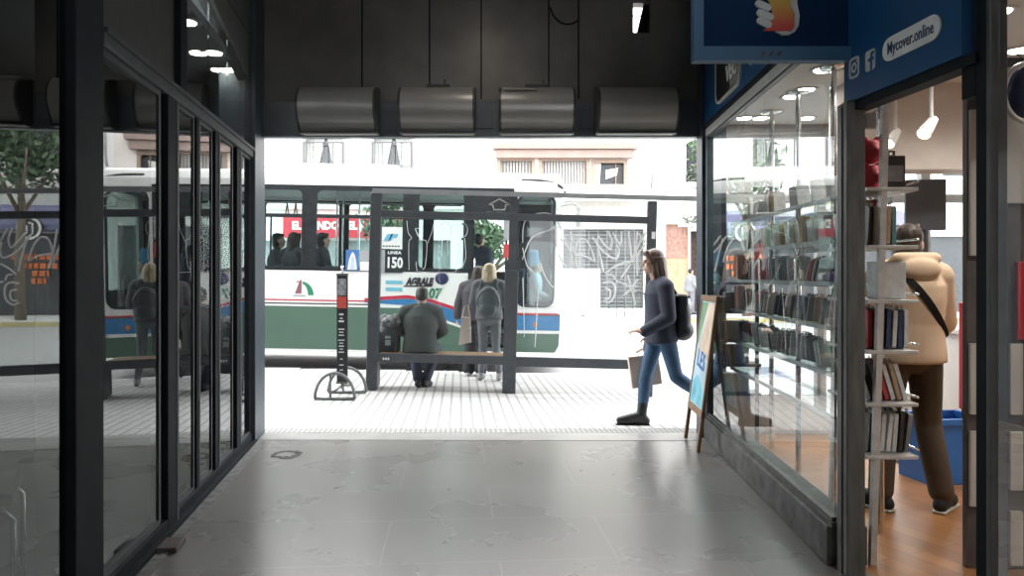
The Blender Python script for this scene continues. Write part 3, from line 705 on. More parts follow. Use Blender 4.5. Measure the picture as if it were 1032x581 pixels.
# hall lamps out of view, added as fill; the first lights the exit panel
for k, (x, y) in enumerate(((-.25, 5.55), (.35, .4), (.35, -3.6))):
    downlight((x, y, 4.0), 'round ceiling light added out of view as fill for the hall', 'added fill lights of the hall', .09, 16.0 if k == 0 else 9.0, (1, .90, .78), 10.0)
# ------------------------------------------------------------------ the phone cover shop on the right
RSH = [(1.72, 6.55), (5.5, 6.55), (5.5, -1.0), (2.05, -1.0)]
struct(MB().prism([(1.58, 3.55), (1.72, 6.58), (5.5, 6.58), (5.5, -1), (1.98, -.6), (1.66, 2.7)], -.05, -.002, 'z').build('floor_shop', wood_mat()))
struct(MB().prism([(1.60, 3.50), (1.74, 6.60), (5.5, 6.60), (5.5, -1), (2.05, -1), (1.72, 2.65)], 2.74, 2.80, 'z').build('ceiling_shop', mat('white_shop_ceiling', (.82, .81, .79), .7, var=.02)))
room_wall('wall_shop_side', [(5.5, 6.6), (5.5, -1.0)], 0, 2.8, mat('white_shop_wall', (.78, .77, .75), .7, var=.03), .1)
room_wall('wall_shop_back', [(5.5, -1.0), (2.05, -1.0)], 0, 2.8, mat('white_shop_wall', (.78, .77, .75), .7, var=.03), -.1)
struct(MB().box(2.3, 5.5, 5.15, 5.4, 2.14, 2.74).build('beam_shop', mat('beige_soffit', (.62, .57, .52), .7, var=.04)))
wf = bpy.data.objects.new('window_11', None); COL.objects.link(wf); struct(wf)
fr = MB(); fr.plate(rect(1.80, 5.6, -.05, 2.74), [list(reversed(rect(1.86+i*.92, 2.70+i*.92, .35, 2.05))) for i in range(4)] + [list(reversed(rect(1.86+i*.92, 2.70+i*.92, 2.12, 2.62))) for i in range(4)], 6.58, 6.66); fr.build('window_frame', mat('pale_grey_frame', (.45, .46, .46), .5), wf)
MB().box(1.84, 5.55, 6.61, 6.618, .3, 2.7).build('window_pane', G_CLEAR, wf)

# main display rack behind the window ---------------------------------------------
rk = thing('display_rack', 'tall rack of glass shelves and chrome poles behind the long window', 'display rack', OR, AR)
LV = (.64, .87, 1.12, 1.36, 1.59, 1.82)
M_CHR = mat('chrome_tube', (.75, .76, .77), .18, 1.0, var=.05)
for s in (.55, 1.22, 1.88, 2.52):
    MB().cone((s, -.44, -.002), (s, -.44, 2.74), .020, .020, 14).build('pole', M_CHR, rk)
    MB().lathe([(.02, 2.715), (.085, 2.725), (.09, 2.74), (.02, 2.74)], 20, Matrix.Translation((s, -.44, 0))).build('ceiling_flange', M_CHR, rk)
G_SHELF = glass('green_edge_glass', 1.45, (.80, .88, .85))
for z in LV:
    sh = MB(); sh.box(.45, 2.62, -.46, -.14, z-.006, z+.006); sh.build('shelf', G_SHELF, rk)
    MB().box(.45, 2.62, -.143, -.132, z-.012, z+.012).build('shelf_edge', mat('shelf_edge_strip', (.50, .54, .53), .3, .5, var=.1), rk)
    MB().box(.45, 2.62, -.458, -.44, z-.03, z-.006).build('shelf_rail', M_CHR, rk)
CASECOL = {'black': (.02, .02, .022), 'grey': (.20, .20, .21), 'clear': (.62, .64, .64), 'red': (.42, .035, .045), 'navy': (.03, .05, .13),
           'pink': (.62, .32, .34), 'tan': (.42, .30, .20), 'teal': (.10, .26, .26), 'white': (.75, .75, .73)}
CM = {k: mat('case_' + k, c, .35, var=.15, scale=25) for k, c in CASECOL.items()}
CASEME = {}
def case_mesh(kind, w=.078, h=.155, d=.013):
    key = (kind, w, h, d)
    if key not in CASEME:
        mb = MB(); mb.plate(rrect(-w/2, w/2, 0, h, .012, 3), [], -d/2, d/2)
        mb.plate(rrect(-w/2+.006, -w/2+.030, h-.036, h-.006, .006, 2), [], -d/2-.003, -d/2)     # camera bump
        mb.plate(rect(-.012, .012, h, h+.018), [list(reversed(rect(-.006, .006, h+.004, h+.012)))], -.001, .001)   # hang tab
        me = mb.mesh('phone_case'); me.materials.append(CM[kind]); CASEME[key] = me
    return CASEME[key]
SHELFNAME = {.87: 'second lowest', 1.12: 'middle', 1.36: 'third highest', 1.59: 'second highest', 1.82: 'top'}
rnd = random.Random(21)
def put_case(kind, M, label, group, dims=()):
    o = bpy.data.objects.new('phone_case', case_mesh(kind, *dims)); COL.objects.link(o)
    o.matrix_world = M; tag(o, label, 'phone case', group); return o
MR = Matrix.Translation(OR) @ Matrix.Rotation(AR, 4, 'Z')
MIX = {.87: ('black', 'grey', 'red', 'grey', 'clear', 'clear'), 1.12: ('red', 'navy', 'grey', 'clear', 'black', 'clear', 'tan', 'grey'), 1.36: ('black', 'grey', 'navy', 'pink', 'clear', 'clear', 'red', 'grey'),
       1.59: ('clear', 'white', 'clear', 'clear', 'tan', 'grey'), 1.82: ('grey', 'clear', 'clear', 'tan', 'white')}
for z in LV[1:]:
    s = .50 + rnd.uniform(0, .05); lean = 0
    n = 0
    while s < 2.57:
        if n % 9 == 0: lean = rnd.choice((-1, 1)) * rnd.uniform(.15, .62)
        if z == 1.82 and rnd.random() < .25: s += .12; n += 1; continue
        k = rnd.choice(MIX[z]); ln = lean + rnd.uniform(-.05, .05)
        # each case stands on its long edge of the shelf, leaning along the row
        M = MR @ Matrix.Translation((s, -.235 + rnd.uniform(-.025, .02), z + .0085)) @ Matrix.Rotation(ln, 4, 'Y') @ Matrix.Translation((.0065*(1 if ln > 0 else -1)*0, 0, abs(math.sin(ln))*.0065)) @ Matrix.Rotation(PI/2 + rnd.uniform(-.06, .06), 4, 'Z')
        put_case(k, M, '%s phone case leaning on the %s glass shelf behind the long window' % (k, SHELFNAME[z]), '%s cases on the %s shelf' % (k, SHELFNAME[z]))
        s += rnd.uniform(.044, .064) / max(.7, math.cos(ln)); n += 1
# cardboard cards in the far bay and a light one near the top
def card(name, label, s, t, z, w, h, d, m, hole=True, cat='box'):
    mb = MB(); mb.box(-w/2, w/2, -d/2, d/2, 0, h, bev=.003)
    o = mb.build(name, m); o.matrix_world = MR @ Matrix.Translation((s, t, z)) @ Matrix.Rotation(PI+PI*.5*0, 4, 'Z'); return tag(o, label, cat)
cb = mat('kraft_card', (.50, .36, .20), .8, var=.1)
c_ = card('cardboard_box', 'tan card box with two round holes on the second highest glass shelf', 1.02, -.19, 1.598, .085, .17, .05, cb)
for x in (-.012, .012): MB().cone((x, .025, .03), (x, .0275, .03), .006, .006, 10).build('hole', CM['black'], c_)
card('product_box', 'upper pinkish brown product box at the far end of the third highest shelf', 2.54, -.19, 1.368, .10, .20, .06, mat('pink_brown_card', (.48, .26, .20), .7, var=.1))
card('product_box', 'lower pinkish brown product box at the far end of the middle shelf', 2.54, -.19, 1.128, .10, .19, .06, mat('pink_brown_card', (.48, .26, .20), .7))
# slim shelf ladder at the far end of the window
sl = thing('shelf_ladder', 'slim dark ladder rack with small shelves at the street end of the window', 'display rack', OR, AR)
for t in (-.06, -.36): MB().box(2.64, 2.67, t-.015, t+.015, 0, 1.75, bev=.003).build('post', mat('dark_rack_steel', (.06, .06, .06), .4, .4), sl)
for z in (.42, .66, .86, 1.10, 1.34): MB().box(2.60, 2.80, -.38, -.05, z-.012, z+.012).build('shelf', mat('dark_rack_steel', (.06, .06, .06), .4, .4), sl)
for z, c, lb_ in ((.432, 'white', 'lowest'), (.672, 'grey', 'second'), (.872, 'white', 'third'), (1.112, 'grey', 'fourth')):
    mb = MB(); mb.box(-.05, .05, -.10, .10, 0, .15, bev=.004); mb.box(-.052, .052, -.102, .102, .11, .152, bev=.003)
    o = mb.build('product_box', CM[c]); o.matrix_world = MR @ Matrix.Translation((2.72, -.2, z)); tag(o, '%s product box on the %s shelf up of the slim ladder rack' % (c, lb_) if lb_ != 'lowest' else 'white product box on the lowest shelf of the slim ladder rack', 'box')

# rack by the door ------------------------------------------------------------------
rd = thing('door_rack', 'narrow white metal rack of packed phone cases beside the shop doorway', 'display rack')
pm = mat('white_rack_steel', (.58, .58, .57), .4, .2, var=.15, scale=15)
MB().prism([(1.735, 0), (1.765, 0), (1.83, 2.30), (1.80, 2.30)], 3.60, 3.63, 'y').build('post', pm, rd)
MB().prism([(1.715, 0), (1.735, 0), (1.80, 2.30), (1.78, 2.30)], 4.02, 4.05, 'y').build('post', pm, rd)
RL = (.545, .80, 1.055, 1.30, 1.565, 1.845)
for z in RL:
    MB().box(1.715, 1.965, 3.595, 4.05, z-.030, z-.012, bev=.003).build('shelf', pm, rd)
    MB().tube([(1.965, 3.60, z+.015), (1.965, 4.05, z+.015)], .006).build('guard_wire', M_CHR, rd)
SHN = ('lowest', 'second', 'third', 'fourth', 'fifth', 'top')
rnd = random.Random(8)
PACK = (('black', 'grey', 'clear', 'white', 'clear', 'black', 'grey'), ('white', 'black', 'grey', 'red', 'clear', 'tan', 'clear'), ('red', 'grey', 'black', 'navy', 'clear', 'navy', 'clear'),
        ('clear',), ('black', 'tan', 'clear', 'tan', 'teal'), ('grey', 'tan', 'tan', 'red', 'grey', 'black'))
for li, z in enumerate(RL):
    if li == 5: break
    lean = (.10, -.28, .03, 0, .03)[li]
    for row in range(2):
        ks = PACK[li]
        for q, k in enumerate(ks):
            if li == 3: continue
            x = 1.755 + q*.030 + .004*row; y = 3.70 + .16*row
            M = Matrix.Translation((x, y, z-.010)) @ Matrix.Rotation(lean+rnd.uniform(-.03, .03), 4, 'Y') @ Matrix.Translation((0, 0, .002)) @ Matrix.Rotation(PI/2, 4, 'Z')
            put_case(k, M, '%s packed case upright on the %s shelf of the white door rack' % (k, SHN[li]), '%s cases on the %s rack shelf' % (k, SHN[li]), (.095, .19, .020))
for q, k in enumerate(PACK[5]):
    M = Matrix.Translation((1.80 + q*.026, 3.70, 1.575-.010)) @ Matrix.Rotation(PI/2, 4, 'Z')
    put_case(k, M @ Matrix.Translation((.20, 0, 0)), '%s tall case at the back of the fifth shelf of the white door rack' % k, '%s tall cases at the back' % k, (.10, .235, .020))
bx = MB(); bx.box(-.07, .07, -.06, .06, 0, .185, bev=.006)
tag(bx.build('plastic_pouch', CM['clear'], None, (1.87, 3.72, 1.29)), 'pale see-through plastic pouch on the fourth shelf of the white rack', 'pouch')
bx = MB(); bx.box(-.052, .052, -.04, .04, 0, .17, bev=.004).plate(rect(-.02, .02, .17, .20), [list(reversed(rect(-.008, .008, .178, .192)))], -.002, .002)
o = tag(bx.build('product_box', CM['black'], None, (1.905, 3.74, 1.833)), 'black hang-tab product box on the top shelf of the white rack', 'box')
MB().box(-.040, .040, -.0425, -.04, .04, .12).build('picture', CM['grey'], o)
for i, (x, z) in enumerate(((1.79, 1.833), (1.785, 1.96))):
    mb = MB(); mb.ell((0, 0, .06), (.05, .05, .062)); mb.ell((0, -.03, .055), (.032, .035, .035)); mb.ell((.03, 0, .118), (.018, .014, .02)); mb.ell((-.03, 0, .118), (.018, .014, .02))
    tag(link('red_plush_toy', blob(mb, 'red_plush_toy', .006), mat('red_plush', (.48, .03, .04), .7, var=.2), None, (x, 3.70, z)), ('lower' if i == 0 else 'upper') + ' round red toy stacked at the top of the white rack', 'toy')
bx = MB(); bx.box(-.028, .028, -.018, .018, 0, .075, bev=.006); bx.tube([(.0, 0, .07), (.05, 0, .10), (.085, 0, .06), (.08, 0, .0), (.04, 0, -.05)], .004)
tag(bx.build('junction_box', mat('grey_plastic', (.35, .35, .34), .5), None, (1.74, 3.62, 2.12)), 'small grey junction box with a looping cable above the white rack', 'junction box')

# deeper in the shop -----------------------------------------------------------------
sc = thing('screen', 'dark grey flat screen on a stand behind the man in the shop', 'screen', (3.08, 5.55, 0), -.2)
MB().box(-.14, .14, -.02, .02, 1.74, 2.12, bev=.008).build('panel', mat('dark_screen_grey', (.07, .075, .085), .35, var=.1), sc)
MB().cone((0, .01, .03), (0, .01, 1.75), .025, .025).build('stem', M_FRAME2, sc); MB().lathe([(.20, 0), (.20, .015), (.03, .04)], 24).build('base', M_FRAME2, sc)
bb = thing('blue_crate', 'bright blue plastic crate on the wood floor behind the man', 'crate', (2.98, 5.15, 0), .15)
q = MB(); q.box(-.21, .21, -.15, .15, 0, .02); q.box(-.22, .22, -.16, -.145, 0, .42, bev=.004); q.box(-.22, .22, .145, .16, 0, .42, bev=.004); q.box(-.22, -.205, -.15, .15, 0, .42); q.box(.205, .22, -.15, .15, 0, .42)
q.build('bin', mat('blue_plastic', (.03, .16, .50), .4, var=.08), bb); q = MB(); q.plate(rect(-.235, .235, -.175, .175), [list(reversed(rect(-.20, .20, -.14, .14)))], -.44, -.40, Matrix.Rotation(-PI/2, 4, 'X')); q.build('rim', mat('blue_plastic', (.03, .16, .50), .4), bb)
rs = thing('red_display', 'red display stand with pale goods on top past the man inside the shop', 'display stand', (3.20, 5.05, 0))
MB().box(-.10, .14, -.12, .12, .48, 1.22, bev=.01).build('cabinet', mat('red_lacquer', (.50, .02, .03), .35, var=.08), rs); MB().box(-.09, .13, -.10, .10, 0, .48).build('base', M_FRAME2, rs)
q = MB(); q.box(-.07, .10, -.08, .08, 0, .16, bev=.01); q.ell((-.03, 0, .18), (.05, .06, .04)); tag(q.build('goods_bag', CM['pink'], None, (3.20, 5.05, 1.22)), 'pink and red goods on top of the red display stand', 'goods')
ct = thing('counter', 'white counter along the street window of the shop', 'counter', (3.9, 5.95, 0))
MB().box(-.45, 1.4, -.25, .25, 0, .95, bev=.01).build('body', mat('white_shop_wall', (.78, .77, .75), .7), ct); MB().box(-.48, 1.43, -.28, .28, .95, .99, bev=.006).build('top', CM['white'], ct)
# slatted partition of pale boards beside the doorway and behind the near glass
sp_ = thing('board_partition', 'dark partition with pale vertical boards behind the near shop glass', 'partition', (2.275, 3.55, 0), -.05)
MB().box(-.09, .60, .02, .06, 0, 2.45).build('backing', mat('dark_partition', (.09, .075, .075), .6, var=.2), sp_)
bm_ = mat('pale_board', (.58, .56, .52), .6, var=.15, scale=6, stretch=(1, 1, .3))
for x0, x1, z0, z1 in ((-.085, -.03, .74, 1.08), (-.085, -.03, .30, .66), (.10, .16, .74, 1.08), (.10, .16, .38, .66), (.10, .16, .02, .28), (-.085, .0, 1.5, 2.2), (.08, .26, 1.75, 2.40)):
    MB().box(x0, x1, .0, .02, z0, z1, bev=.003).build('board', bm_, sp_)
MB().box(.13, .40, -.005, .02, 1.10, 1.47, bev=.003).build('red_panel', mat('red_lacquer', (.50, .02, .03), .35), sp_)
hb = thing('round_bag', 'dark blue round bag with a pale rim high behind the near shop glass', 'bag', (2.335, 3.38, 2.23))
mb = MB(); mb.ell((0, 0, 0), (.10, .06, .13)); mb.build('bag_body', mat('navy_nylon', (.02, .03, .09), .5), hb, smooth=True)
mb = MB(); mb.tube([(-.02+.10*math.cos(t), -.03, .13*math.sin(t)) for t in [2*PI*i/24 for i in range(24)]], .012, closed=True); mb.build('rim', CM['white'], hb)
MB().tube([(0, 0, .12), (.02, .03, .17), (0, .06, .20)], .006).build('hook', M_CHR, hb)

# lights of the shop
for px, py in ((830, 70), (812, 90), (798, 97), (766, 119), (813, 124), (750, 128)):
    y = min((2.74-EYE)/((HOR-py)/F), 6.3); x = PX(px, y)
    downlight((max(x, RX(y)+.16), y, 2.74), 'round lit ceiling light over the display rack behind the long window', 'ceiling lights over the display rack', .07, 22.0, (1, .96, .88), 22.0)
for x, y in ((2.45, 3.75), (3.0, 4.4), (4.2, 4.4), (3.0, 2.6), (4.2, 2.2), (2.6, 1.0), (4.3, .2)):  # the first lamp is added to brighten the person in the doorway
    downlight((x, y, 2.74), 'round lit ceiling light deeper in the bright shop', 'ceiling lights of the right shop', .07, 60.0, (1, .94, .86), 22.0)
for i, (px, py, y, la) in enumerate(((936, 128, 4.3, 'white track spotlight with a lit lamp in the shop doorway'), (900, 139, 5.0, 'smaller white track spotlight farther into the shop'))):
    x, z = PX(px, y), PZ(py, y)
    t = thing('track_spotlight', la, 'spotlight', (x, y, z), .6)
    MB().cone((.055, 0, .05), (-.055, 0, -.045), .026, .042, 16).build('head', M_WHITE, t); MB().cone((-.052, 0, -.043), (-.058, 0, -.048), .034, .034, 16).build('lamp', mat('lit_lamp_5', (1, .90, .74), .4, var=0, emit=5.0), t)
    MB().cone((.03, 0, .04), (.03, 0, 2.72-z), .010, .010).build('stem', M_WHITE, t); MB().box(-.05, .11, -.02, .02, 2.70-z, 2.735-z).build('track_clip', M_WHITE, t)

# man in the doorway -----------------------------------------------------------------
J = J_stand(1.74)
J['toL'] = J['anL'] + V((-.09, .15, -.05)); J['anR'] += V((.06, -.05, 0)); J['toR'] = J['anR'] + V((.13, .12, -.05)); J['knR'] += V((.03, 0, 0)); J['anL'] += V((-.08, .0, 0)); J['toL'] += V((-.08, 0, 0)); J['knL'] += V((-.04, .01, 0))
J['elR'] = V((.25, .06, 1.12)); J['wrR'] = V((.20, .30, 1.16)); J['elL'] = V((-.25, .06, 1.12)); J['wrL'] = V((-.14, .30, 1.18)); J['head'] += V((.02, .03, -.02))
man = person('person in a beige hooded sweatshirt and brown trousers standing inside the shop doorway', (2.40, 4.50, 0), .02, J,
             mat('beige_fleece', (.72, .54, .38), .85, var=.06, scale=5, bump=.15), mat('brown_cotton', (.085, .062, .042), .8, var=.18, scale=6, bump=.1), mat('black_canvas', (.015, .016, .018), .7),
             mat('dark_brown_hair', (.035, .02, .014), .5, var=.4, scale=18, stretch=(3, 3, .5)), look=(.45, .88, -.12), top_name='hooded_sweatshirt', hood=True, sole=mat('white_rubber', (.7, .7, .68), .6),
             hair_kind='bob', bob=.15, loose=.040, hem=.07, wide=1.10, leg_g=.022, flare=.014)
mb = MB(); nk = J['neck']; mb.ell(nk + V((0, -.125, -.035)), (.125, .045, .07)); mb.cap(nk + V((-.10, -.085, .03)), nk + V((.10, -.085, .03)), .040, .040); mb.cap(nk + V((-.11, -.08, .03)), nk + V((-.10, .03, .0)), .038, .03); mb.cap(nk + V((.11, -.08, .03)), nk + V((.10, .03, .0)), .038, .03)
link('hood', blob(mb, 'hood', .010, 2), MATS['beige_fleece'], man)
bl = mat('black_webbing', (.02, .02, .022), .7)
mb = MB()
from mathutils.bvhtree import BVHTree
_sw = [c for c in man.children if c.name.startswith('hooded_sweatshirt')][0]; _bv = BVHTree.FromPolygons([v.co for v in _sw.data.vertices], [p.vertices for p in _sw.data.polygons])
pts = []
for i in range(25):
    u = i/24; tgt = V((-.15+.36*u, -.6, 1.47-.46*u))
    h_ = _bv.ray_cast(V((tgt.x*1.0, -.7, tgt.z)), V((0, 1, 0)))
    if h_[0] is not None: pts.append(tuple(h_[0] + V((0, -.006, 0))))
for a, b in zip(pts, pts[1:]):
    A, B = V(a), V(b); d = (B-A).normalized(); n = V((0, -1, 0))
    s_ = d.cross(n).normalized()*.022
    mb.bm.faces.new([mb.bm.verts.new(p) for p in (A-s_, A+s_, B+s_, B-s_)])
r = bmesh.ops.solidify(mb.bm, geom=mb.bm.faces[:], thickness=.010)
mb.build('bag_strap', bl, man)
mb = MB(); mb.box(.21, .245, -.05, .08, .62, .75, bev=.01); mb.build('cargo_pocket', mat('brown_cotton', (.085, .062, .042), .8), man).location = (-.075, -.01, 0)
# ------------------------------------------------------------------ the city bus
BX, BY, BT = .80, 12.0, .018
bus = thing('city_bus', 'white and green city bus with black windows stopped along the kerb', 'bus', (BX, BY, -.235)); bus.rotation_euler.y = BT
def bx_(px): return (px-CX)/F*BY - BX            # bus-local x of a pixel column on its near side
WHITE_B = mat('bus_white', (.80, .80, .79), .3, var=.03, scale=2); GREEN_B = mat('bus_green', (.085, .155, .115), .35, var=.06, scale=1)
BLACK_B = mat('bus_black_band', (.022, .026, .030), .25, var=.2); RED_B = mat('bus_red', (.48, .03, .06), .35, var=.05); BLUE_B = mat('bus_blue', (.035, .19, .42), .35, var=.06)
RUB = mat('black_rubber', (.02, .02, .02), .6); G_BUS = glass('bus_glass', 1.45, (.80, .86, .85))
LEN = 11.2
WH = [(-2.15, .0), (-8.35, .0)]
def arch(cx, r, zb): return [(cx + r*math.cos(math.radians(a)), .30 + r*math.sin(math.radians(a))) for a in range(180, -1, -12)] 
D0, D1 = bx_(470), bx_(515)                       # open front door
def side_profile(z0, z1, xs0, xs1, cut=True):
    """panel outline running along the bottom with wheel arches taken out"""
    pts = [(xs0, z0)]
    if cut:
        for cx, _ in sorted(WH):
            r = .64
            if xs0 < cx-r and cx+r < xs1:
                if z0 < .30+r:
                    a0 = math.degrees(math.asin(clampf((z0-.30)/r, -1, 1)))
                    n = 16
                    for i in range(n+1):
                        a = math.radians(180-a0 - (180-2*a0)*i/n); pts.append((cx + r*math.cos(a), .30 + r*math.sin(a)))
    pts += [(xs1, z0), (xs1, z1), (xs0, z1)]
    return pts
def side(name, z0, z1, x0, x1, m, y0=0.0, y1=.03, parent=None):
    mb = MB(); mb.plate(side_profile(z0, z1, x0, x1), [], y0, y1); return mb.build(name, m, parent or bus)
# near side skin: split at the door
side('green_skirt', .36, 1.06, -LEN, D0, GREEN_B); side('white_side_panel', 1.06, 1.66, -LEN, D0, WHITE_B)
side('sill_trim', .33, .37, -LEN, D0, WHITE_B, -.006, .03)
for nm, m, z0, z1 in (('red_stripe', RED_B, 1.150, 1.170), ('grey_stripe', M_FRAME2, 1.095, 1.115)):
    MB().box(-LEN, bx_(372), -.004, .002, z0, z1).build(nm, m, bus)
# the red and blue swoosh over the front wheel
sw = [(bx_(366), 1.150), (bx_(385), 1.185), (bx_(409), 1.215), (bx_(430), 1.17), (bx_(453), 1.06), (D0, .96)]
MB().plate(sw + [(x, z+.055) for x, z in reversed(sw)], [], -.005, .001).build('red_stripe', RED_B, bus)
bl_ = [(x, z) for x, z in sw]
MB().plate([(x, z-.20 if i > 2 else z-.012-.05*i) for i, (x, z) in enumerate(bl_)] + [(x, z-.004) for x, z in reversed(bl_)], [], -.004, .001).build('blue_stripe', BLUE_B, bus)
MB().plate([(bx_(430), .93), (D0, .72), (D0, .76), (bx_(430), .97)], [], -.006, .0).build('white_stripe', WHITE_B, bus)
# black window band with rounded holes; each window has its own frame and pane
WZ0, WZ1, WT = 1.68, 2.96, 2.52
wins = [(bx_(315), bx_(405)), (bx_(418), bx_(466))]
x = bx_(303)
while x-1.42 > -LEN+.2: wins.append((x-1.43, x)); x -= 1.62
band = MB(); band.plate(rect(-LEN, D0, 1.64, 3.02), [list(reversed(rrect(a, b, WZ0, WZ1, .09))) for a, b in wins], .0, .035); band.build('window_band', BLACK_B, bus)
for a, b in wins:
    f = MB(); f.plate(rrect(a-.02, b+.02, WZ0-.02, WZ1+.02, .10), [list(reversed(rrect(a+.025, b-.025, WZ0+.025, WZ1-.025, .08)))], -.010, .02)
    f.box(a+.02, b-.02, -.006, .02, WT-.03, WT+.03)
    if b-a > 1: f.box((a+b)/2+.18, (a+b)/2+.205, -.004, .018, WZ0, WT)
    fo = f.build('window_frame', BLACK_B, bus)
    MB().box(a+.01, b-.01, .012, .018, WZ0+.01, WZ1-.01).build('window_pane', G_BUS, fo)
# far side: same windows, plain lower panel
far = MB(); fx = sorted(wins + [(D0-.06, D1-.08)])
far.plate(rect(-LEN, -.02, .36, 3.02), [list(reversed(rrect(a+.0, b-.0, WZ0, WZ1, .09))) for a, b in fx], 2.47, 2.50); far.build('far_side', BLACK_B, bus)
for a, b in fx: MB().box(a, b, 2.48, 2.486, WZ0, WZ1).build('far_pane', G_BUS, bus)
# roof shell, rear, front
rp = [(0, 3.00), (.02, 3.12), (.10, 3.24), (.28, 3.30), (2.22, 3.30), (2.40, 3.24), (2.48, 3.12), (2.50, 3.00), (2.44, 3.0), (2.36, 3.12), (.14, 3.12), (.06, 3.0)]
MB().prism(rp, -LEN, -.12, 'x').build('roof', WHITE_B, bus)
MB().prism([(-.13, 3.0), (.0, 3.0), (-.005, 3.10), (-.06, 3.24), (-.13, 3.305)], .06, 2.44, 'y').build('front_dome', WHITE_B, bus)
MB().tube([(-.70, .06, 3.17), (-.40, .05, 3.165), (-.16, .05, 3.13), (-.04, .07, 3.05), (.01, .12, 2.98)], .022).build('dome_trim', BLACK_B, bus)
MB().box(-5.2, -2.8, .6, 1.9, 3.30, 3.46, bev=.05).build('roof_unit', WHITE_B, bus); MB().box(-9.6, -7.4, .6, 1.9, 3.30, 3.44, bev=.05).build('roof_unit', WHITE_B, bus)
MB().box(-LEN-.03, -LEN, .02, 2.48, .36, 3.28, bev=.01).build('rear', GREEN_B, bus)
# front quarter: side glass by the driver, rounded corner, windscreen
Q0, Q1 = bx_(518), bx_(557)
q = MB(); q.plate(rect(D1, -.10, 1.0, 3.0), [list(reversed(rrect(Q0+.02, Q1-.02, 1.13, 2.92, .14)))], 0, .035); q.build('front_quarter', WHITE_B, bus)
f = MB(); f.plate(rrect(Q0, Q1, 1.11, 2.94, .15), [list(reversed(rrect(Q0+.035, Q1-.035, 1.145, 2.90, .13)))], -.008, .02); fo = f.build('quarter_frame', BLACK_B, bus)
MB().box(Q0+.02, Q1-.02, .01, .016, 1.13, 2.92).build('quarter_pane', G_BUS, fo)
q = MB(); q.plate([(D1, .38), (-.12, .38), (-.06, .50), (-.04, 1.0), (D1, 1.0)], [], .0, .035); q.build('front_green_panel', GREEN_B, bus)
MB().box(D1, -.05, -.004, .002, .74, .97).build('blue_stripe', BLUE_B, bus); MB().box(D1, -.05, -.005, .001, .685, .735).build('white_stripe', WHITE_B, bus); MB().box(D1, -.08, -.005, .001, .985, 1.015).build('red_stripe', RED_B, bus)
MB().cone((-.44, -.012, .83), (-.44, .0, .83), .035, .04, 14).build('side_marker', mat('orange_marker', (.6, .16, .03), .3), bus)
cr = [(-.10, 0.0), (-.04, .02), (-.01, .08), (.0, .2), (.03, 1.25), (.0, 2.3), (-.04, 2.46), (-.10, 2.50), (-.10, 2.4), (-.05, 2.3), (-.02, 1.25), (-.05, .2), (-.07, .09), (-.10, .05)]
MB().prism(cr, .40, 1.02, 'z').build('bumper', WHITE_B, bus)
MB().prism(cr[:5][:4] + [(-.05, .2), (-.07, .09), (-.10, .05)], 1.02, 3.02, 'z').build('front_pillar', WHITE_B, bus)
MB().prism([(-.04, 2.46), (.0, 2.3), (-.05, 2.3), (-.10, 2.42)], 1.02, 3.02, 'z').build('front_pillar', WHITE_B, bus)
MB().prism([(.0, .2), (.03, 1.25), (.0, 2.3), (-.012, 2.3), (.018, 1.25), (-.012, .2)], 1.05, 3.0, 'z').build('windscreen', G_BUS, bus)
for y in (.3, 2.2): MB().ell((.005, y, .68), (.03, .13, .09)).build('headlamp', CM['clear'], bus, smooth=True)
mr_ = MB(); mr_.tube([(-.05, .02, 2.75), (.12, -.05, 2.80), (.22, -.16, 2.72)], .014); mr_.box(.17, .25, -.26, -.07, 2.40, 2.74, bev=.03); mr_.build('mirror', mat('bus_mirror_housing', (.5, .5, .5), .4), bus)
# door: two folded leaves, step, rails
dfm = MB(); dfm.plate([(D0, .36), (D0+.05, .36), (D0+.05, 2.62), (D1-.04, 2.62), (D1-.04, .36), (D1, .36), (D1, 3.02), (D0, 3.02)], [], -.006, .05); dfm.build('door_frame', BLACK_B, bus)
for xx in (D0+.07, D1-.10):
    lf = MB(); lf.plate([(0, .40), (.34, .40), (.34, 2.60), (0, 2.60)], [list(reversed(rect(.04, .30, .55, 2.52)))], 0, .03, Matrix.Translation((xx, .06, 0)) @ Matrix.Rotation(PI/2, 4, 'Z'))
    lo = lf.build('door_leaf', BLACK_B, bus)
    MB().box(.04, .30, .012, .018, .55, 2.52, Matrix.Translation((xx, .06, 0)) @ Matrix.Rotation(PI/2, 4, 'Z')).build('leaf_pane', G_BUS, lo)
    MB().tube([(xx+.03, .02, 1.0), (xx+.03, -.01, 1.1), (xx+.03, -.01, 1.8), (xx+.03, .02, 1.9)], .014).build('handrail', M_CHR, bus)
MB().box(D0, D1, .03, .55, .38, .44).box(D0, D1, .30, .9, .44, .66).build('step', mat('bus_step_rubber', (.10, .10, .10), .7), bus)
MB().box(-.975, -.83, -.012, -.004, 1.90, 2.12).build('notice', mat('notice_red', (.50, .06, .06), .5, var=.15, scale=12), bus); MB().box(-.975, -.83, -.012, -.004, 2.18, 2.60).build('notice', mat('bus_grey_print', (.35, .36, .37), .5), bus)
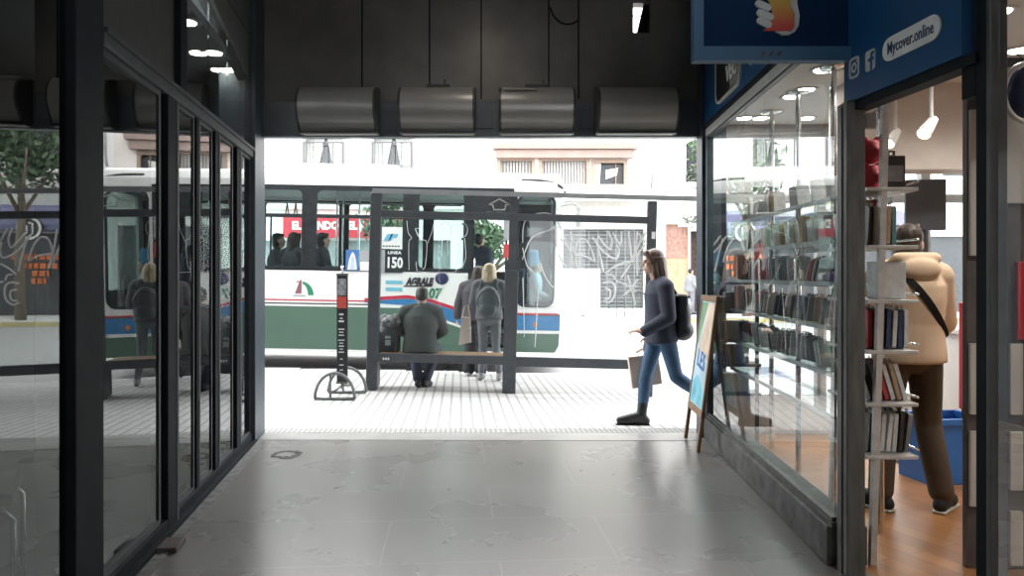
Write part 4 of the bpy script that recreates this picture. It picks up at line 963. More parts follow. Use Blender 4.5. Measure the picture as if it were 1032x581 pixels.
# wheels
for cx, _ in WH:
    for y in (.08, 2.14):
        Mw = Matrix.Translation((cx, y, .46)) @ Matrix.Rotation(-PI/2, 4, 'X')
        t = MB(); t.lathe([(.28, .0), (.42, -.01), (.46, .03), (.475, .08), (.475, .22), (.45, .27), (.28, .28)], 40, Mw); w = t.build('wheel', RUB, bus, smooth=False)
        t = MB(); t.lathe([(.07, .06), (.10, .03), (.12, .07), (.20, .09), (.27, .02), (.285, .02), (.285, .1), (.05, .12)], 32, Mw); t.build('rim', mat('wheel_rim', (.35, .35, .35), .4, .6), w)
    for y0 in (.03, 1.9):
        wa_ = MB(); outer = [(cx + .66*math.cos(math.radians(a)), .30 + .66*math.sin(math.radians(a))) for a in range(0, 181, 12)]
        inner = [(cx + .62*math.cos(math.radians(a)), .30 + .62*math.sin(math.radians(a))) for a in range(180, -1, -12)]
        wa_.plate(outer + inner, [], y0 if y0 < 1 else 1.95, y0+.55 if y0 < 1 else 2.46); wa_.build('wheel_arch', RUB, bus)
MB().box(-LEN+.1, -.15, .06, 2.44, .50, .62).build('chassis', mat('dark_chassis', (.03, .03, .03), .8), bus)
MB().box(-LEN+.1, D0, .06, 2.44, .62, .70).build('cabin_floor', mat('bus_floor', (.16, .16, .165), .7), bus)
MB().box(-LEN+.05, -.15, .08, 2.42, 3.06, 3.10).build('headliner', mat('bus_headliner', (.50, .51, .50), .7), bus)
# seats, poles, dash
sm_ = mat('bus_seat_blue', (.05, .08, .14), .7)
for sx in (-10.2, -9.4, -7.0, -6.2, -5.4, -4.6, -3.8):
    for sy in (.10, 1.55):
        s_ = MB(); s_.box(0, .44, sy, sy+.82, 1.06, 1.14, bev=.03); s_.box(-.10, .0, sy, sy+.82, 1.10, 1.72, bev=.035); s_.box(.14, .28, sy+.3, sy+.5, .70, 1.07)
        s_.build('seat', sm_, bus, (sx, 0, 0))
for px_, y in ((322, 1.0), (340, 1.5), (402, 1.0), (330, .9), (466, .9)):
    MB().cone((bx_(px_), y, .68), (bx_(px_), y, 3.07), .017, .017).build('grab_pole', M_CHR, bus)
MB().cone((-10.8, .55, 2.78), (-1.7, .55, 2.78), .016, .016).build('grab_rail', M_CHR, bus)
for px_ in (276, 285, 298): MB().tube([(bx_(px_), .55, 2.77), (bx_(px_)+.03, .55, 2.55), (bx_(px_)-.03, .55, 2.55), (bx_(px_), .55, 2.77)], .012).build('strap_hanger', mat('strap_brown', (.25, .2, .13), .6), bus)
MB().box(-.12, -.05, .3, 2.3, .62, 1.40, bev=.03).build('dashboard', mat('bus_dash', (.07, .07, .075), .6), bus)
ds = MB(); ds.box(-.62, -.22, 1.0, 1.45, 1.0, 1.12, bev=.03); ds.box(-.70, -.60, 1.0, 1.45, 1.05, 1.74, bev=.04); ds.build('driver_seat', sm_, bus)
hs = MB(); hs.box(-.56, -.36, 1.08, 1.36, 1.78, 2.08, bev=.06); hs.build('headrest_cover', mat('bright_blue_cover', (.04, .32, .62), .6), bus)
MB().tube([(-.13+.02*math.cos(t), 1.22+.22*math.cos(t), 1.42+.2*math.sin(t)) for t in [2*PI*i/20 for i in range(20)]], .014, closed=True).build('steering_wheel', RUB, bus)
MB().box(bx_(344), bx_(352), 2.30, 2.46, .7, 3.05).build('far_pillar', BLACK_B, bus)
# writing and marks on the near side
def bus_text(t, size, px, py, m, bold=0.0, shear=0.0, width=None):
    me = text_mesh(t, size, .002, bold, shear); xs = [v.co.x for v in me.vertices]
    if width: me.transform(Matrix.Diagonal((width/(max(xs)-min(xs)), 1, 1, 1)))
    return link('lettering', me, m, bus, (bx_(px), -.008, PZ(py, BY)+.235 + (PX(px, BY)-BX)*BT))
def bz(px, py): return PZ(py, BY)+.235 + (PX(px, BY)-BX)*BT
MB().box(bx_(386), bx_(404), -.014, -.006, bz(395, 275), bz(395, 252)).build('route_sign', BLACK_B, bus)
bus_text('150', .235, 395.5, 265.5, mat('bus_print_white', (.8, .8, .8), .4), .008, 0, .245).location.y = -.017
bus_text('LINEA', .065, 395.5, 255, mat('bus_print_white', (.8, .8, .8), .4), .002, 0, .22).location.y = -.017
MB().box(bx_(382), bx_(386.5), -.013, -.006, bz(384, 275), bz(384, 252)).build('strip_sign', mat('bus_grey_print', (.35, .36, .37), .5, var=.5, scale=40), bus)
MB().box(bx_(382), bx_(403), -.012, -.006, bz(392, 251), bz(392, 229)).build('notice', WHITE_B, bus)
for pts in ([(384, 243), (388, 236), (394, 236), (390, 243)], [(392, 236), (399, 236), (397.5, 240), (393.5, 240), (392, 243), (389, 243)]):
    MB().plate([(bx_(a), bz(a, b)) for a, b in pts], [], -.015, -.011).build('logo', mat('bus_sky_blue', (.15, .42, .62), .4), bus)
for k in range(6): MB().box(bx_(383.5+3*k), bx_(385.5+3*k), -.014, -.011, bz(392, 249), bz(392, 247.6)).build('print', BLACK_B, bus)
MB().box(bx_(346.5), bx_(360), -.014, -.006, bz(353, 273), bz(353, 252)).build('holy_picture', mat('picture_blue', (.05, .16, .40), .5, var=.25, scale=8), bus)
fgp = [(348.5, 272), (358, 272), (357, 262), (355.5, 257), (353.5, 254), (351.5, 257), (349.8, 262)]
MB().plate([(bx_(a), bz(a, b)) for a, b in fgp], [], -.017, -.013).build('picture_glow', mat('picture_cream', (.75, .70, .62), .5), bus)
MB().plate([(bx_(a), bz(a, b)) for a, b in ((351.3, 271), (355.7, 271), (355, 262), (353.6, 258.5), (352.2, 262))], [], -.019, -.016).build('picture_figure', mat('picture_pale_blue', (.45, .60, .75), .5), bus)
MB().box(bx_(361), bx_(371), -.012, -.006, bz(366, 263), bz(366, 253)).build('notice', mat('bus_grey_print', (.35, .36, .37), .5), bus); MB().box(bx_(361), bx_(373), -.012, -.006, bz(366, 273), bz(366, 264)).build('notice', WHITE_B, bus)
FLG = mat('flag_sky_blue', (.16, .47, .58), .4)
for a, b in ((283, 286.5), (290, 293.5)): MB().box(bx_(387), bx_(404), -.005, .0, bz(395, b), bz(395, a)).build('flag_stripe', FLG, bus)
bus_text('AGRALE', .155, 421, 284.3, mat('bus_print_dark', (.03, .03, .035), .35), .012, .25, .46)
bs_ = MB(); bs_.plate([(bx_(405.5), bz(405, 288)), (bx_(434), bz(434, 288)), (bx_(433.4), bz(434, 289.4)), (bx_(405.2), bz(405, 289.4))], [], -.004, .0); bs_.build('badge_bar', mat('bus_print_dark', (.03, .03, .035), .35), bus)
bus_text('07', .225, 436.5, 296.5, mat('bus_number_green', (.04, .20, .11), .35), .010, .12, .22); bus_text('2', .225, 425.5, 297, mat('bus_number_green', (.04, .20, .11), .35), .010, .12, .10)
eb = MB(); eb.plate([(bx_(a), bz(a, b)) for a, b in ((295.8, 296), (302.3, 296), (302.3, 283.5), (301.5, 281.5), (300.7, 283.5), (297.2, 283.6), (297.0, 284.6), (300.0, 284.6))], [], -.006, .0); eb.build('emblem_tower', mat('emblem_maroon', (.26, .10, .13), .4), bus)
o_ = [(bx_(302.6 + 12.2*math.sin(math.radians(a))), bz(305, 299.0 - 15.0*math.cos(math.radians(a)))) for a in range(4, 87, 8)]
i_ = [(bx_(303.0 + 6.2*math.sin(math.radians(a))), bz(305, 299.0 - 12.6*math.cos(math.radians(a)))) for a in range(84, 3, -8)]
MB().plate(o_ + i_, [], -.006, .0).build('emblem_arch', mat('emblem_green', (.03, .24, .13), .4), bus)
for k in range(9): MB().box(bx_(294+1.4*k), bx_(295+1.4*k), -.005, .0, bz(300, 299), bz(300, 297.5)).build('print', mat('bus_grey_print', (.35, .36, .37), .5), bus)
MB().ell((bx_(443.5), -.004, bz(443, 281)), (.11, .012, .10)).build('fuel_cap', mat('violet_blue_cap', (.02, .022, .08), .5), bus, smooth=True)

# ------------------------------------------------------------------ bus shelter
SY = 9.2; ST = .025
sh = thing('bus_shelter', 'dark steel bus shelter with scratched glass walls facing the street', 'bus shelter', (0, SY, -.055)); sh.rotation_euler.y = ST
M_SH = mat('shelter_charcoal_steel', (.055, .062, .070), .4, var=.15); G_SH = glass('shelter_glass', 1.45, (.93, .96, .95), dirt=.012)
def lx(px): return PX(px, SY)
def lz(px, py): return PZ(py, SY) + .055 + PX(px, SY)*ST
MB().box(lx(369), lx(380.5), -.05, .05, .0, lz(375, 195), bev=.012).build('post', M_SH, sh)
MB().box(lx(506), lx(519.5), -.05, .05, .0, lz(513, 272), bev=.012).box(lx(509), lx(517), -.035, .035, lz(513, 273), lz(513, 197)).build('post', M_SH, sh)
MB().box(lx(648), lx(657), -.05, .05, .0, lz(653, 203), bev=.012).build('post', M_SH, sh)
mb = MB(); mb.box(lx(380), lx(650), -.04, .04, lz(400, 219.5), lz(400, 212.5), bev=.004); mb.build('cross_beam', M_SH, sh)
MB().prism([(-.06, lz(500, 198.5)), (1.45, lz(500, 198.5)+.16), (1.45, lz(500, 193.5)+.16), (-.06, lz(500, 193.5))], lx(371), lx(720)+.35, 'x').build('roof', mat('shelter_roof_grey', (.24, .25, .26), .5, var=.1), sh)
MB().box(lx(380), lx(507), -.035, .035, lz(440, 366), lz(440, 357.5), bev=.004).build('lower_rail', M_SH, sh)
MB().box(lx(519), lx(649), -.035, .035, lz(585, 371), lz(585, 361.5), bev=.004).build('lower_rail', M_SH, sh)
for k in range(3): MB().box(lx(385.5+2.4*k), lx(387+2.4*k), -.038, -.034, lz(387, 362.6), lz(387, 360.4)).build('rail_mark', CM['white'], sh)
for a, b, z0, z1, nm in ((380, 507, 357, 219, 'glass_pane'), (519, 649, 362, 220, 'glass_pane'), (380, 509, 212.5, 197, 'upper_pane'), (517, 649, 213, 199, 'upper_pane')):
    MB().box(lx(a), lx(b), -.006, .006, lz((a+b)/2, z0), lz((a+b)/2, z1)).build(nm, G_SH, sh)
ETCH = mat('etched_scratch', (.80, .82, .82), .8, var=.05)
def graffiti(lines, r=.008):
    g = MB()
    for ln in lines:
        # smooth the stroke through its points
        pts = []
        P_ = [V((lx(a), -.0075, lz(a, b))) for a, b in ln]
        for i in range(len(P_)-1):
            p0 = P_[max(i-1, 0)]; p1 = P_[i]; p2 = P_[i+1]; p3 = P_[min(i+2, len(P_)-1)]
            for k in range(6):
                t = k/6
                pts.append(.5*((2*p1) + (p2-p0)*t + (2*p0-5*p1+4*p2-p3)*t*t + (3*p1-p0-3*p2+p3)*t*t*t))
        pts.append(P_[-1]); g.tube(pts, r, 5)
    return g.build('graffiti', ETCH, sh)
def cz(pts): return [(550+a*.1893, 220+b*.1893) for a, b in pts]    # strokes read off the right pane
graffiti([cz(l) for l in ([(110, 70), (125, 160), (150, 270)], [(150, 265), (135, 190), (150, 125), (190, 115), (225, 170), (245, 235)], [(135, 195), (190, 205), (240, 230)],
    [(60, 110), (100, 160), (130, 230), (145, 265)], [(50, 195), (90, 265)], [(228, 100), (270, 160), (320, 205), (360, 215), (370, 175), (360, 140)], [(255, 95), (300, 150), (322, 165), (330, 120), (310, 70)], [(245, 110), (275, 220), (290, 285)],
    [(335, 75), (365, 130), (380, 135), (382, 70)], [(420, 70), (430, 160), (445, 220), (470, 150), (510, 75)], [(470, 80), (510, 130)], [(465, 70), (455, 180), (435, 225)], [(300, 300), (340, 265), (390, 240), (460, 228)], [(400, 245), (430, 245), (405, 290), (385, 318)],
    [(290, 345), (330, 340), (352, 365), (350, 420), (320, 450), (292, 440)], [(300, 375), (328, 385), (325, 425), (300, 430)], [(360, 335), (400, 350), (470, 390)], [(420, 305), (440, 370), (465, 460)], [(475, 325), (440, 375), (400, 415)], [(430, 370), (475, 362)], [(315, 300), (340, 305), (350, 330)],
    [(460, 180), (472, 310)], [(510, 140), (470, 200), (478, 280)], [(0, 60), (30, 50), (35, 150)])], .0125)
def cz2(pts): return [(380+a*.172, 190+b*.172) for a, b in pts]
def ring(cx, cy, rx, ry): return [(cx+rx*math.cos(2*PI*i/12), cy+ry*math.sin(2*PI*i/12)) for i in range(13)]
graffiti([cz2(l) for l in (ring(375, 250, 38, 45), ring(475, 245, 32, 42), [(205, 240), (215, 275), (240, 300), (270, 320), (265, 450), (250, 475)], [(150, 190), (160, 260), (180, 290), (165, 320), (170, 480)], [(360, 300), (358, 400)], [(390, 300), (395, 390)], [(450, 300), (455, 420)], [(275, 320), (300, 250), (305, 210)],
    [(490, 290), (500, 400), (480, 470)], [(210, 430), (215, 470), (240, 490), (430, 492), (440, 455)], [(240, 300), (200, 240), (225, 235)])], .0035)
graffiti([[(523, 245), (524, 225), (535, 216), (552, 217), (563, 235), (572, 260)], [(523, 262), (532, 240), (550, 232), (565, 227)], [(541, 265), (547, 280), (555, 290)], [(523, 250), (528, 268), (535, 275)], [(524, 280), (527, 340)], [(540, 290), (538, 350)]], .006)
# small house-shaped arrow on the upper pane
ar = MB(); outl = [(488, 206.5), (498.5, 200.5), (509, 206.5), (505, 206.8), (504, 211.5), (493, 211.5), (492, 206.8)]
p3 = [V((lx(a), -.009, lz(a, b))) for a, b in outl]; ar.tube(p3, .009, 5, closed=True); ar.build('arrow_sign', CM['white'], sh)
MB().box(lx(505.5), lx(522), -.02, .02, lz(513, 272), lz(513, 263)).build('post_collar', M_SH, sh)
MB().box(lx(652), lx(655.5), -.056, -.05, lz(653, 241), lz(653, 234)).build('post_label', CM['white'], sh)

bn = thing('bench', 'low bench with a wooden seat behind the left glass of the bus shelter', 'bench', (0, SY, -.055)); bn.rotation_euler.y = ST
MB().box(lx(381), lx(506), .10, .46, .415, .45, bev=.008).build('seat', mat('varnished_wood', (.30, .17, .09), .45, var=.25, scale=3, stretch=(1, 12, 12)), bn)
for px in (375, 512): MB().box(lx(px)-.025, lx(px)+.025, .10, .40, .0, .415).build('leg', M_SH, bn)

# ------------------------------------------------------------------ hoop footed sign stand
yT = 8.62
ss = thing('sign_stand', 'slim black upright sign on two hoop feet standing on the pavement', 'sign stand', (PX(345, yT), yT, ground(PX(345, yT), yT)))
hp = mat('galvanised_tube', (.16, .165, .17), .4, .6, var=.2)
def zt(py): return PZ(py, yT) - ground(PX(345, yT), yT)
MB().box(-.062, .062, -.015, .015, zt(386), zt(277), bev=.003).build('panel', mat('black_panel', (.02, .021, .023), .4), ss)
rnd = random.Random(4)
MB().box(-.05, .05, -.018, -.014, zt(311), zt(299)).build('red_print', mat('red_print', (.55, .08, .06), .5, var=.2, scale=20), ss)
MB().box(-.05, .05, -.018, -.014, zt(298), zt(281)).build('grey_print', mat('grey_print2', (.30, .31, .32), .5, var=.5, scale=22), ss)
wp = mat('white_print', (.72, .72, .72), .5)
for py, l, h_ in ((317, .05, .02), (321, .03, .012), (324, .06, .02), (332, .07, .012), (335, .05, .010), (338, .06, .012), (343, .075, .010), (346, .045, .010), (349, .06, .012), (352, .035, .009), (355, .06, .012), (362, .03, .010), (368, .05, .012), (373, .04, .010)):
    MB().box(-l/2-.008, l/2-.008, -.018, -.014, zt(py)-h_/2, zt(py)+h_/2).build('print', wp, ss)
for py in (277, 386): MB().box(-.066, .066, -.02, .02, zt(py)-.012, zt(py)+.012).build('frame_cap', hp, ss)
cp = MB(); cp.tube([(0, 0, zt(276)), (0, 0, zt(271)), (-.015, 0, zt(268.5)), (.015, 0, zt(268.5)), (0, 0, zt(271))], .010); cp.build('top_hook', M_CHR, ss)
for y, x0, x1, zh in ((-.20, PX(318, 8.45), PX(358, 8.45), .29), (.28, PX(331, 8.9), PX(369, 8.9), .29)):
    c = (x0+x1)/2 - PX(345, yT); r = (x1-x0)/2; m_ = MB()
    m_.tube([(c+r*math.cos(t), y, .02+zh*math.sin(t)) for t in [PI*i/20 for i in range(21)]], .018, 8); m_.tube([(c-r, y, .018), (c+r, y, .018)], .018, 8); m_.tube([(c-.05, y, .02), (c-.05, y, zh)], .012, 8); m_.build('hoop_foot', hp, ss)
MB().tube([(-.05, -.20, .10), (.0, 0, .14), (.03, .28, .10)], .014).tube([(0, 0, .1), (0, 0, zt(386))], .016).build('crossbar', hp, ss)

# ------------------------------------------------------------------ leaning wooden sign board by the right corner
ab = thing('sandwich_board', 'wooden framed advertising board leaning by the right end of the display window', 'sign board')
fa, fb = V((1.496, 6.43, .0)), V((1.476, 5.89, .0)); ta, tb = V((1.655, 6.43, 1.235)), V((1.640, 5.89, 1.235))
ux = (fb-fa).normalized(); uz = (ta-fa).normalized(); un = ux.cross(uz).normalized()
MA = Matrix((ux, -un, uz)).transposed().to_4x4(); MA.translation = fa
HB = (ta-fa).length; WB = (fb-fa).length
wd = mat('brown_wood', (.21, .125, .07), .55, var=.3, scale=5, stretch=(8, 8, 1))
def ab_part(name, mb, m): 
    mb_me = mb.mesh(name); mb_me.transform(MA); return link(name, mb_me, m, ab)
sgn = 1
for x in (.018, WB-.018): ab_part('leg', MB().box(x-.018, x+.018, -.014, .014, 0, HB, bev=.004), wd)
ab_part('top_rail', MB().box(-.01, WB+.01, -.018, .018, HB-.05, HB, bev=.004), wd); ab_part('bottom_rail', MB().box(0, WB, -.016, .016, .27, .33, bev=.004), wd)
ab_part('poster', MB().box(.036, WB-.036, -.008, .008, .33, HB-.05), mat('pale_blue_poster', (.50, .66, .74), .45, var=.25, scale=3))
for sy_ in (-1, 1):
    def yy(a): return (a*sy_, (a+.0012)*sy_) if sy_ > 0 else ((a+.0012)*sy_, a*sy_)
    y0, y1 = yy(.0085)
    ab_part('print', MB().plate([(.04, HB-.06), (.27, HB-.06), (.04, .80)], [], y0, y1), mat('poster_green', (.20, .33, .20), .5, var=.2))
    ab_part('print', MB().plate([(.29, HB-.06), (WB-.04, HB-.06), (WB-.04, .72), (.12, .78)], [], y0, y1), mat('poster_cream', (.66, .54, .42), .5, var=.2, scale=6))
    ab_part('print', MB().plate([(.04, .34), (WB-.04, .34), (WB-.04, .45), (.2, .58), (.04, .50)], [], y0, y1), mat('poster_aqua', (.18, .50, .62), .5, var=.3, scale=8))
tm = text_mesh('LES', .20, .001, .003); tm.transform(Matrix.Translation((WB/2, -.0105, .70)) @ Matrix.Rotation(.12, 4, 'Y'))
tm2 = tm.copy(); tm.transform(MA); link('lettering', tm, mat('poster_blue', (.08, .16, .42), .5), ab)
# which face looks into the hall is decided by the matrix; the same word is printed on both faces of the board
tm2.transform(MA @ Matrix.Translation((WB, 0, 0)) @ Matrix.Rotation(PI, 4, 'Z')); link('lettering', tm2, mat('poster_blue', (.08, .16, .42), .5), ab)
# ------------------------------------------------------------------ buildings across the street
FY = 29.0
def fx(px): return PX(px, FY)
def fz(py): return PZ(py, FY)
PLW = mat('white_plaster', (.80, .79, .77), .8, var=.04, scale=1.5); PLP = mat('pinkish_stone', (.30, .225, .195), .8, var=.08, scale=2); DKG = mat('dark_glass_front', (.05, .055, .06), .3, var=.3)
IRON = mat('dark_iron', (.08, .08, .08), .5)
def facade(name, x0, x1, ztop, holes, m):
    mb = MB(); mb.plate(rect(x0, x1, -.2, ztop), [list(reversed(rect(*h))) for h in holes], FY, FY+.35); return mb
def building(label, x0, x1, ztop, holes, m):
    t = thing('building', label, 'building', ((x0+x1)/2, FY, 0)); o = facade('wall', x0, x1, ztop, holes, m).build('wall', m, t); o.location = (-(x0+x1)/2, -FY, 0)
    MB().box(x0, x1, FY+.34, FY+8, ztop-.2, ztop).box(x0, x0+.2, FY+.35, FY+8, 0, ztop).box(x1-.2, x1, FY+.35, FY+8, 0, ztop).box(x0, x1, FY+2.2, FY+2.3, 0, ztop).build('shell', m, t, (-(x0+x1)/2, -FY, 0))
    def part(name, mb, mm, par=None): 
        o = mb.build(name, mm, par or t); 
        if par is None: o.location = (-(x0+x1)/2, -FY, 0)
        return o
    return t, part
# pale building on the left with tied curtains behind thin railings, toy shop below
Lx0, Lx1 = -22.0, fx(497)
hw = [(fx(307), fx(346), fz(168), fz(137)), (fx(376), fx(415), fz(168), fz(137))]
hw += [(a-6.0, b-6.0, c, d) for a, b, c, d in hw[:2]] 
hw2 = [(a, b, c+4, d+4) for a, b, c, d in hw] + [(a, b, c+7.6, d+7.6) for a, b, c, d in hw]
shopL = (-11.0, -2.4, -.1, 2.75)
tb_, part = building('white building across the street with tied curtains in its first floor windows', Lx0, Lx1, 15.5, hw + hw2 + [shopL, (-20.0, -12.0, -.1, 2.9)], PLW)
for k, (a, b, c, d) in enumerate(hw + hw2):
    w = MB(); w.plate(rect(a-.08, b+.08, c-.08, d+.08), [list(reversed(rect(a+.06, b-.06, c+.06, d-.06)))], FY-.04, FY+.1); w.box((a+b)/2-.02-.55, (a+b)/2-.55+.02, FY+.02, FY+.06, c, d)
    wo = part('window_frame', w, mat('grey_window_frame', (.22, .22, .215), .6))
    MB().box(a, b, FY+.3, FY+.31, c, d).build('pane', G_CLEAR, wo)
    cu = MB(); m_ = (a+b)/2
    for s in (-1, 1):
        e = a if s < 0 else b
        cu.plate([(e, c), (m_+s*.30, c), (m_+s*.07, d-.1), (m_+s*.03, d), (e, d)] if s > 0 else [(e, d), (m_-.03, d), (m_-.07, d-.1), (m_-.30, c), (e, c)], [], FY+.32, FY+.34)
    cu.build('curtain', mat('white_curtain', (.78, .78, .76), .8, var=.05), wo)
    MB().box(a, b, FY+.5, FY+.55, c, d).build('dark_room', DKG, wo)
    rl = MB()

    zr = d - .26 if k < len(hw) else c + .9
    rl.box(a-.02, b+.02, FY-.14, FY-.11, zr-.05, zr); 
    for i in range(5):
        xx = a + (b-a)*i/4; rl.box(xx-.02, xx+.02, FY-.135, FY-.115, c-.05, zr)
    rl.build('railing', IRON, wo)
part('cornice', MB().box(Lx0, Lx1, FY-.25, FY, fz(178), fz(176)).box(Lx0, Lx1, FY-.12, FY, 3.95, 4.15), PLW)
part('shop_window', MB().box(shopL[0], shopL[1], FY+.2, FY+.22, -.1, 2.75), mat('shop_glass_dim', (.30, .33, .34), .3, var=.4, scale=1.3))
part('shop_window', MB().box(-20, -12, FY+.2, FY+.22, -.1, 2.9), DKG)
sg = part('shop_sign', MB().box(fx(288), fx(406), FY-.35, FY-.02, fz(240), fz(217.5)), mat('banner_red', (.58, .035, .06), .5, var=.05))
tm = text_mesh('EL MUNDO DEL JUGUETE', .42, .01, .022); xs = [v.co.x for v in tm.vertices]; tm.transform(Matrix.Diagonal((4.02/(max(xs)-min(xs)), 1, 1, 1)))
link('lettering', tm, CM['white'], sg, ((fx(297)+fx(401))/2, FY-.37, fz(228.5)))
# building with pinkish balcony and blinds
Bx0, Bx1 = fx(497), fx(652)
bw = [(fx(503), fx(537), fz(188), fz(161)), (fx(545), fx(592), fz(188), fz(161)), (fx(598), fx(630), fz(188), fz(163))]
gs = (fx(548), fx(649), -.1, fz(231))
bw2 = [(a, b, c+3.6, d+3.9) for a, b, c, d in bw]
tb2, part = building('pinkish building across the street with blinds and a stone balcony over a dark grilled shop', Bx0, Bx1, 14.0, bw + bw2 + [gs], mat('warm_white_plaster', (.76, .70, .66), .8, var=.05))
for k, (a, b, c, d) in enumerate(bw + bw2):
    w = MB(); w.plate(rect(a-.08, b+.08, c-.05, d+.08), [list(reversed(rect(a+.05, b-.05, c+.04, d-.05)))], FY-.05, FY+.1); wo = part('window_frame', w, mat('pale_wood_frame', (.30, .22, .17), .6))
    if k % 3 < 2:
        bl = MB(); n = int((b-a)/.12)
        for i in range(n):
            x0 = a+.05 + (b-a-.1)*i/n; bl.box(x0, x0+.085, FY+.12, FY+.15, c, d, Matrix.Identity(4))
        bl.build('blind', mat('pale_blind', (.36, .345, .33), .7), wo); MB().box(a, b, FY+.2, FY+.22, c, d).build('pane', mat('blind_gap_grey', (.13, .13, .13), .6), wo)
    else:
        MB().box(a, b, FY+.2, FY+.22, c, d).build('pane', DKG, wo)
        MB().plate([(a+.05, c), (a+.25, c), (a+.32, d), (a+.05, d)], [], FY+.14, FY+.16).plate([(a+.5, c+.3), (b-.3, c+.45), (b-.25, c+.75), (a+.5, c+.65)], [], FY+.14, FY+.16).build('curtain', mat('white_curtain', (.78, .78, .76), .8), wo)
        MB().box((a+b)/2+.25, (a+b)/2+.28, FY+.05, FY+.1, c, d).build('mullion', mat('pale_wood_frame', (.30, .22, .17), .6), wo)
part('lintel', MB().box(fx(500), fx(637), FY-.30, FY, fz(160), fz(152)).box(fx(497), fx(641), FY-.42, FY, fz(151.5), fz(146)), PLP)
part('balcony', MB().box(fx(498), fx(648), FY-.8, FY, fz(192.5), fz(188.5)).box(fx(498), fx(648), FY-.8, FY-.7, fz(204), fz(192)), PLW)
gl = part('grilled_front', MB().box(gs[0], gs[1], FY+.28, FY+.34, -.1, gs[3]), mat('shutter_grey', (.15, .15, .155), .6, var=.35, scale=2.5))
gr = MB()
for i in range(22): gr.box(gs[0]+.02, gs[1]-.02, FY+.15, FY+.18, .05+i*.145, .075+i*.145)
for i in range(12): xx = gs[0] + (gs[1]-gs[0])*i/11; gr.box(xx-.015, xx+.015, FY+.13, FY+.16, -.1, gs[3])
gr.build('grille', mat('grille_grey', (.27, .27, .275), .5), gl)
part('plinth_step', MB().box(gs[0], gs[1], FY-.1, FY+.1, -.1, .10), PLW)
# white building with the plant hung wall, brown doorway
Cx0, Cx1 = fx(652), 7.4
dw = (fx(671), fx(694), -.1, fz(226)); dk = (fx(696), fx(705), -.1, fz(233)); pw = (fx(691), fx(704), fz(184), fz(145))
tb3, part = building('white building across the street with a brown doorway and a leafy window box', Cx0, Cx1, 14.5, [dw, dk, pw, (pw[0], pw[1], pw[2]+3.8, pw[3]+3.8)], PLW)
dr = part('doorway', MB().box(dw[0], dw[1], FY+.15, FY+.22, -.1, dw[3]), mat('tan_wood_door', (.52, .36, .22), .6, var=.15, scale=3, stretch=(4, 1, .5)))
pz = MB()
for z0, z1 in ((.1, 1.15), (1.3, 1.9)):
    for i in range(2): xx = dw[0]+.08+i*.42; pz.plate(rect(xx, xx+.34, z0, z1), [list(reversed(rect(xx+.05, xx+.29, z0+.05, z1-.05)))], FY+.12, FY+.16)
pz.build('door_panel', mat('tan_wood_door', (.52, .36, .22), .6), dr); MB().box(dw[0]+.03, dw[1]-.03, FY+.12, FY+.16, 2.05, dw[3]-.05).build('brick_transom', mat('brown_brick', (.34, .20, .16), .8, var=.3, scale=12), dr)
part('dark_entrance', MB().box(dk[0], dk[1], FY+.3, FY+.33, -.1, dk[3]), mat('dark_brown_entrance', (.07, .045, .04), .6, var=.4))
for z in (0, 3.8):
    wo = part('window_frame', MB().plate(rect(pw[0]-.08, pw[1]+.08, pw[2]-.06+z, pw[3]+.08+z), [list(reversed(rect(pw[0], pw[1], pw[2]+z, pw[3]+z)))], FY-.05, FY+.1), M_WHITE); MB().box(pw[0], pw[1], FY+.2, FY+.22, pw[2]+z, pw[3]+z).build('pane', DKG, wo)
dp_ = MB(); dp_.tube([(fx(659), FY-.06, fz(130)), (fx(658.5), FY-.06, fz(165)), (fx(656), FY-.06, fz(190))], .04); part('drainpipe', dp_, mat('drain_grey', (.3, .3, .3), .6))
def leaves(mb, c, r, n, size, rnd):
    for i in range(n):
        d = V((rnd.gauss(0, 1), rnd.gauss(0, 1), rnd.gauss(0, 1))).normalized() * (rnd.random()**.4)
        p = V((c[0]+d.x*r[0], c[1]+d.y*r[1], c[2]+d.z*r[2])); s = size*rnd.uniform(.6, 1.3)
        q = Quaternion((rnd.gauss(0, 1), rnd.gauss(0, 1), rnd.gauss(0, 1), rnd.gauss(0, 1))).normalized()
        vs = [mb.bm.verts.new(p + q @ V(k)*s) for k in ((-1, 0, 0), (0, -.45, .08), (1, 0, 0), (0, .45, .08))]
        mb.bm.faces.new(vs)
LEAF = mat('leaf_green', (.085, .135, .075), .6, var=.5, scale=3); LEAF2 = mat('grey_green_leaf', (.16, .19, .14), .6, var=.5, scale=3)
rnd = random.Random(12)
hp_ = thing('hanging_plant', 'leafy plant spilling over the doorway canopy across the street', 'plant', (fx(695), FY-.3, fz(226)))
mb = MB(); leaves(mb, (0, 0, .1), (.45, .2, .22), 120, .08, rnd); mb.build('foliage', LEAF2, hp_); MB().box(-.5, .5, -.12, .12, -.12, 0, bev=.02).build('planter', PLW, hp_)
hp_ = thing('hanging_plant', 'leafy plant in the window box high on the white building across the street', 'plant', (fx(703), FY-.2, fz(186)))
mb = MB(); leaves(mb, (0, 0, .35), (.5, .2, .55), 240, .09, rnd); mb.build('foliage', LEAF2, hp_); MB().box(-.45, .45, -.15, .15, -.12, .05, bev=.02).build('planter', PLW, hp_)
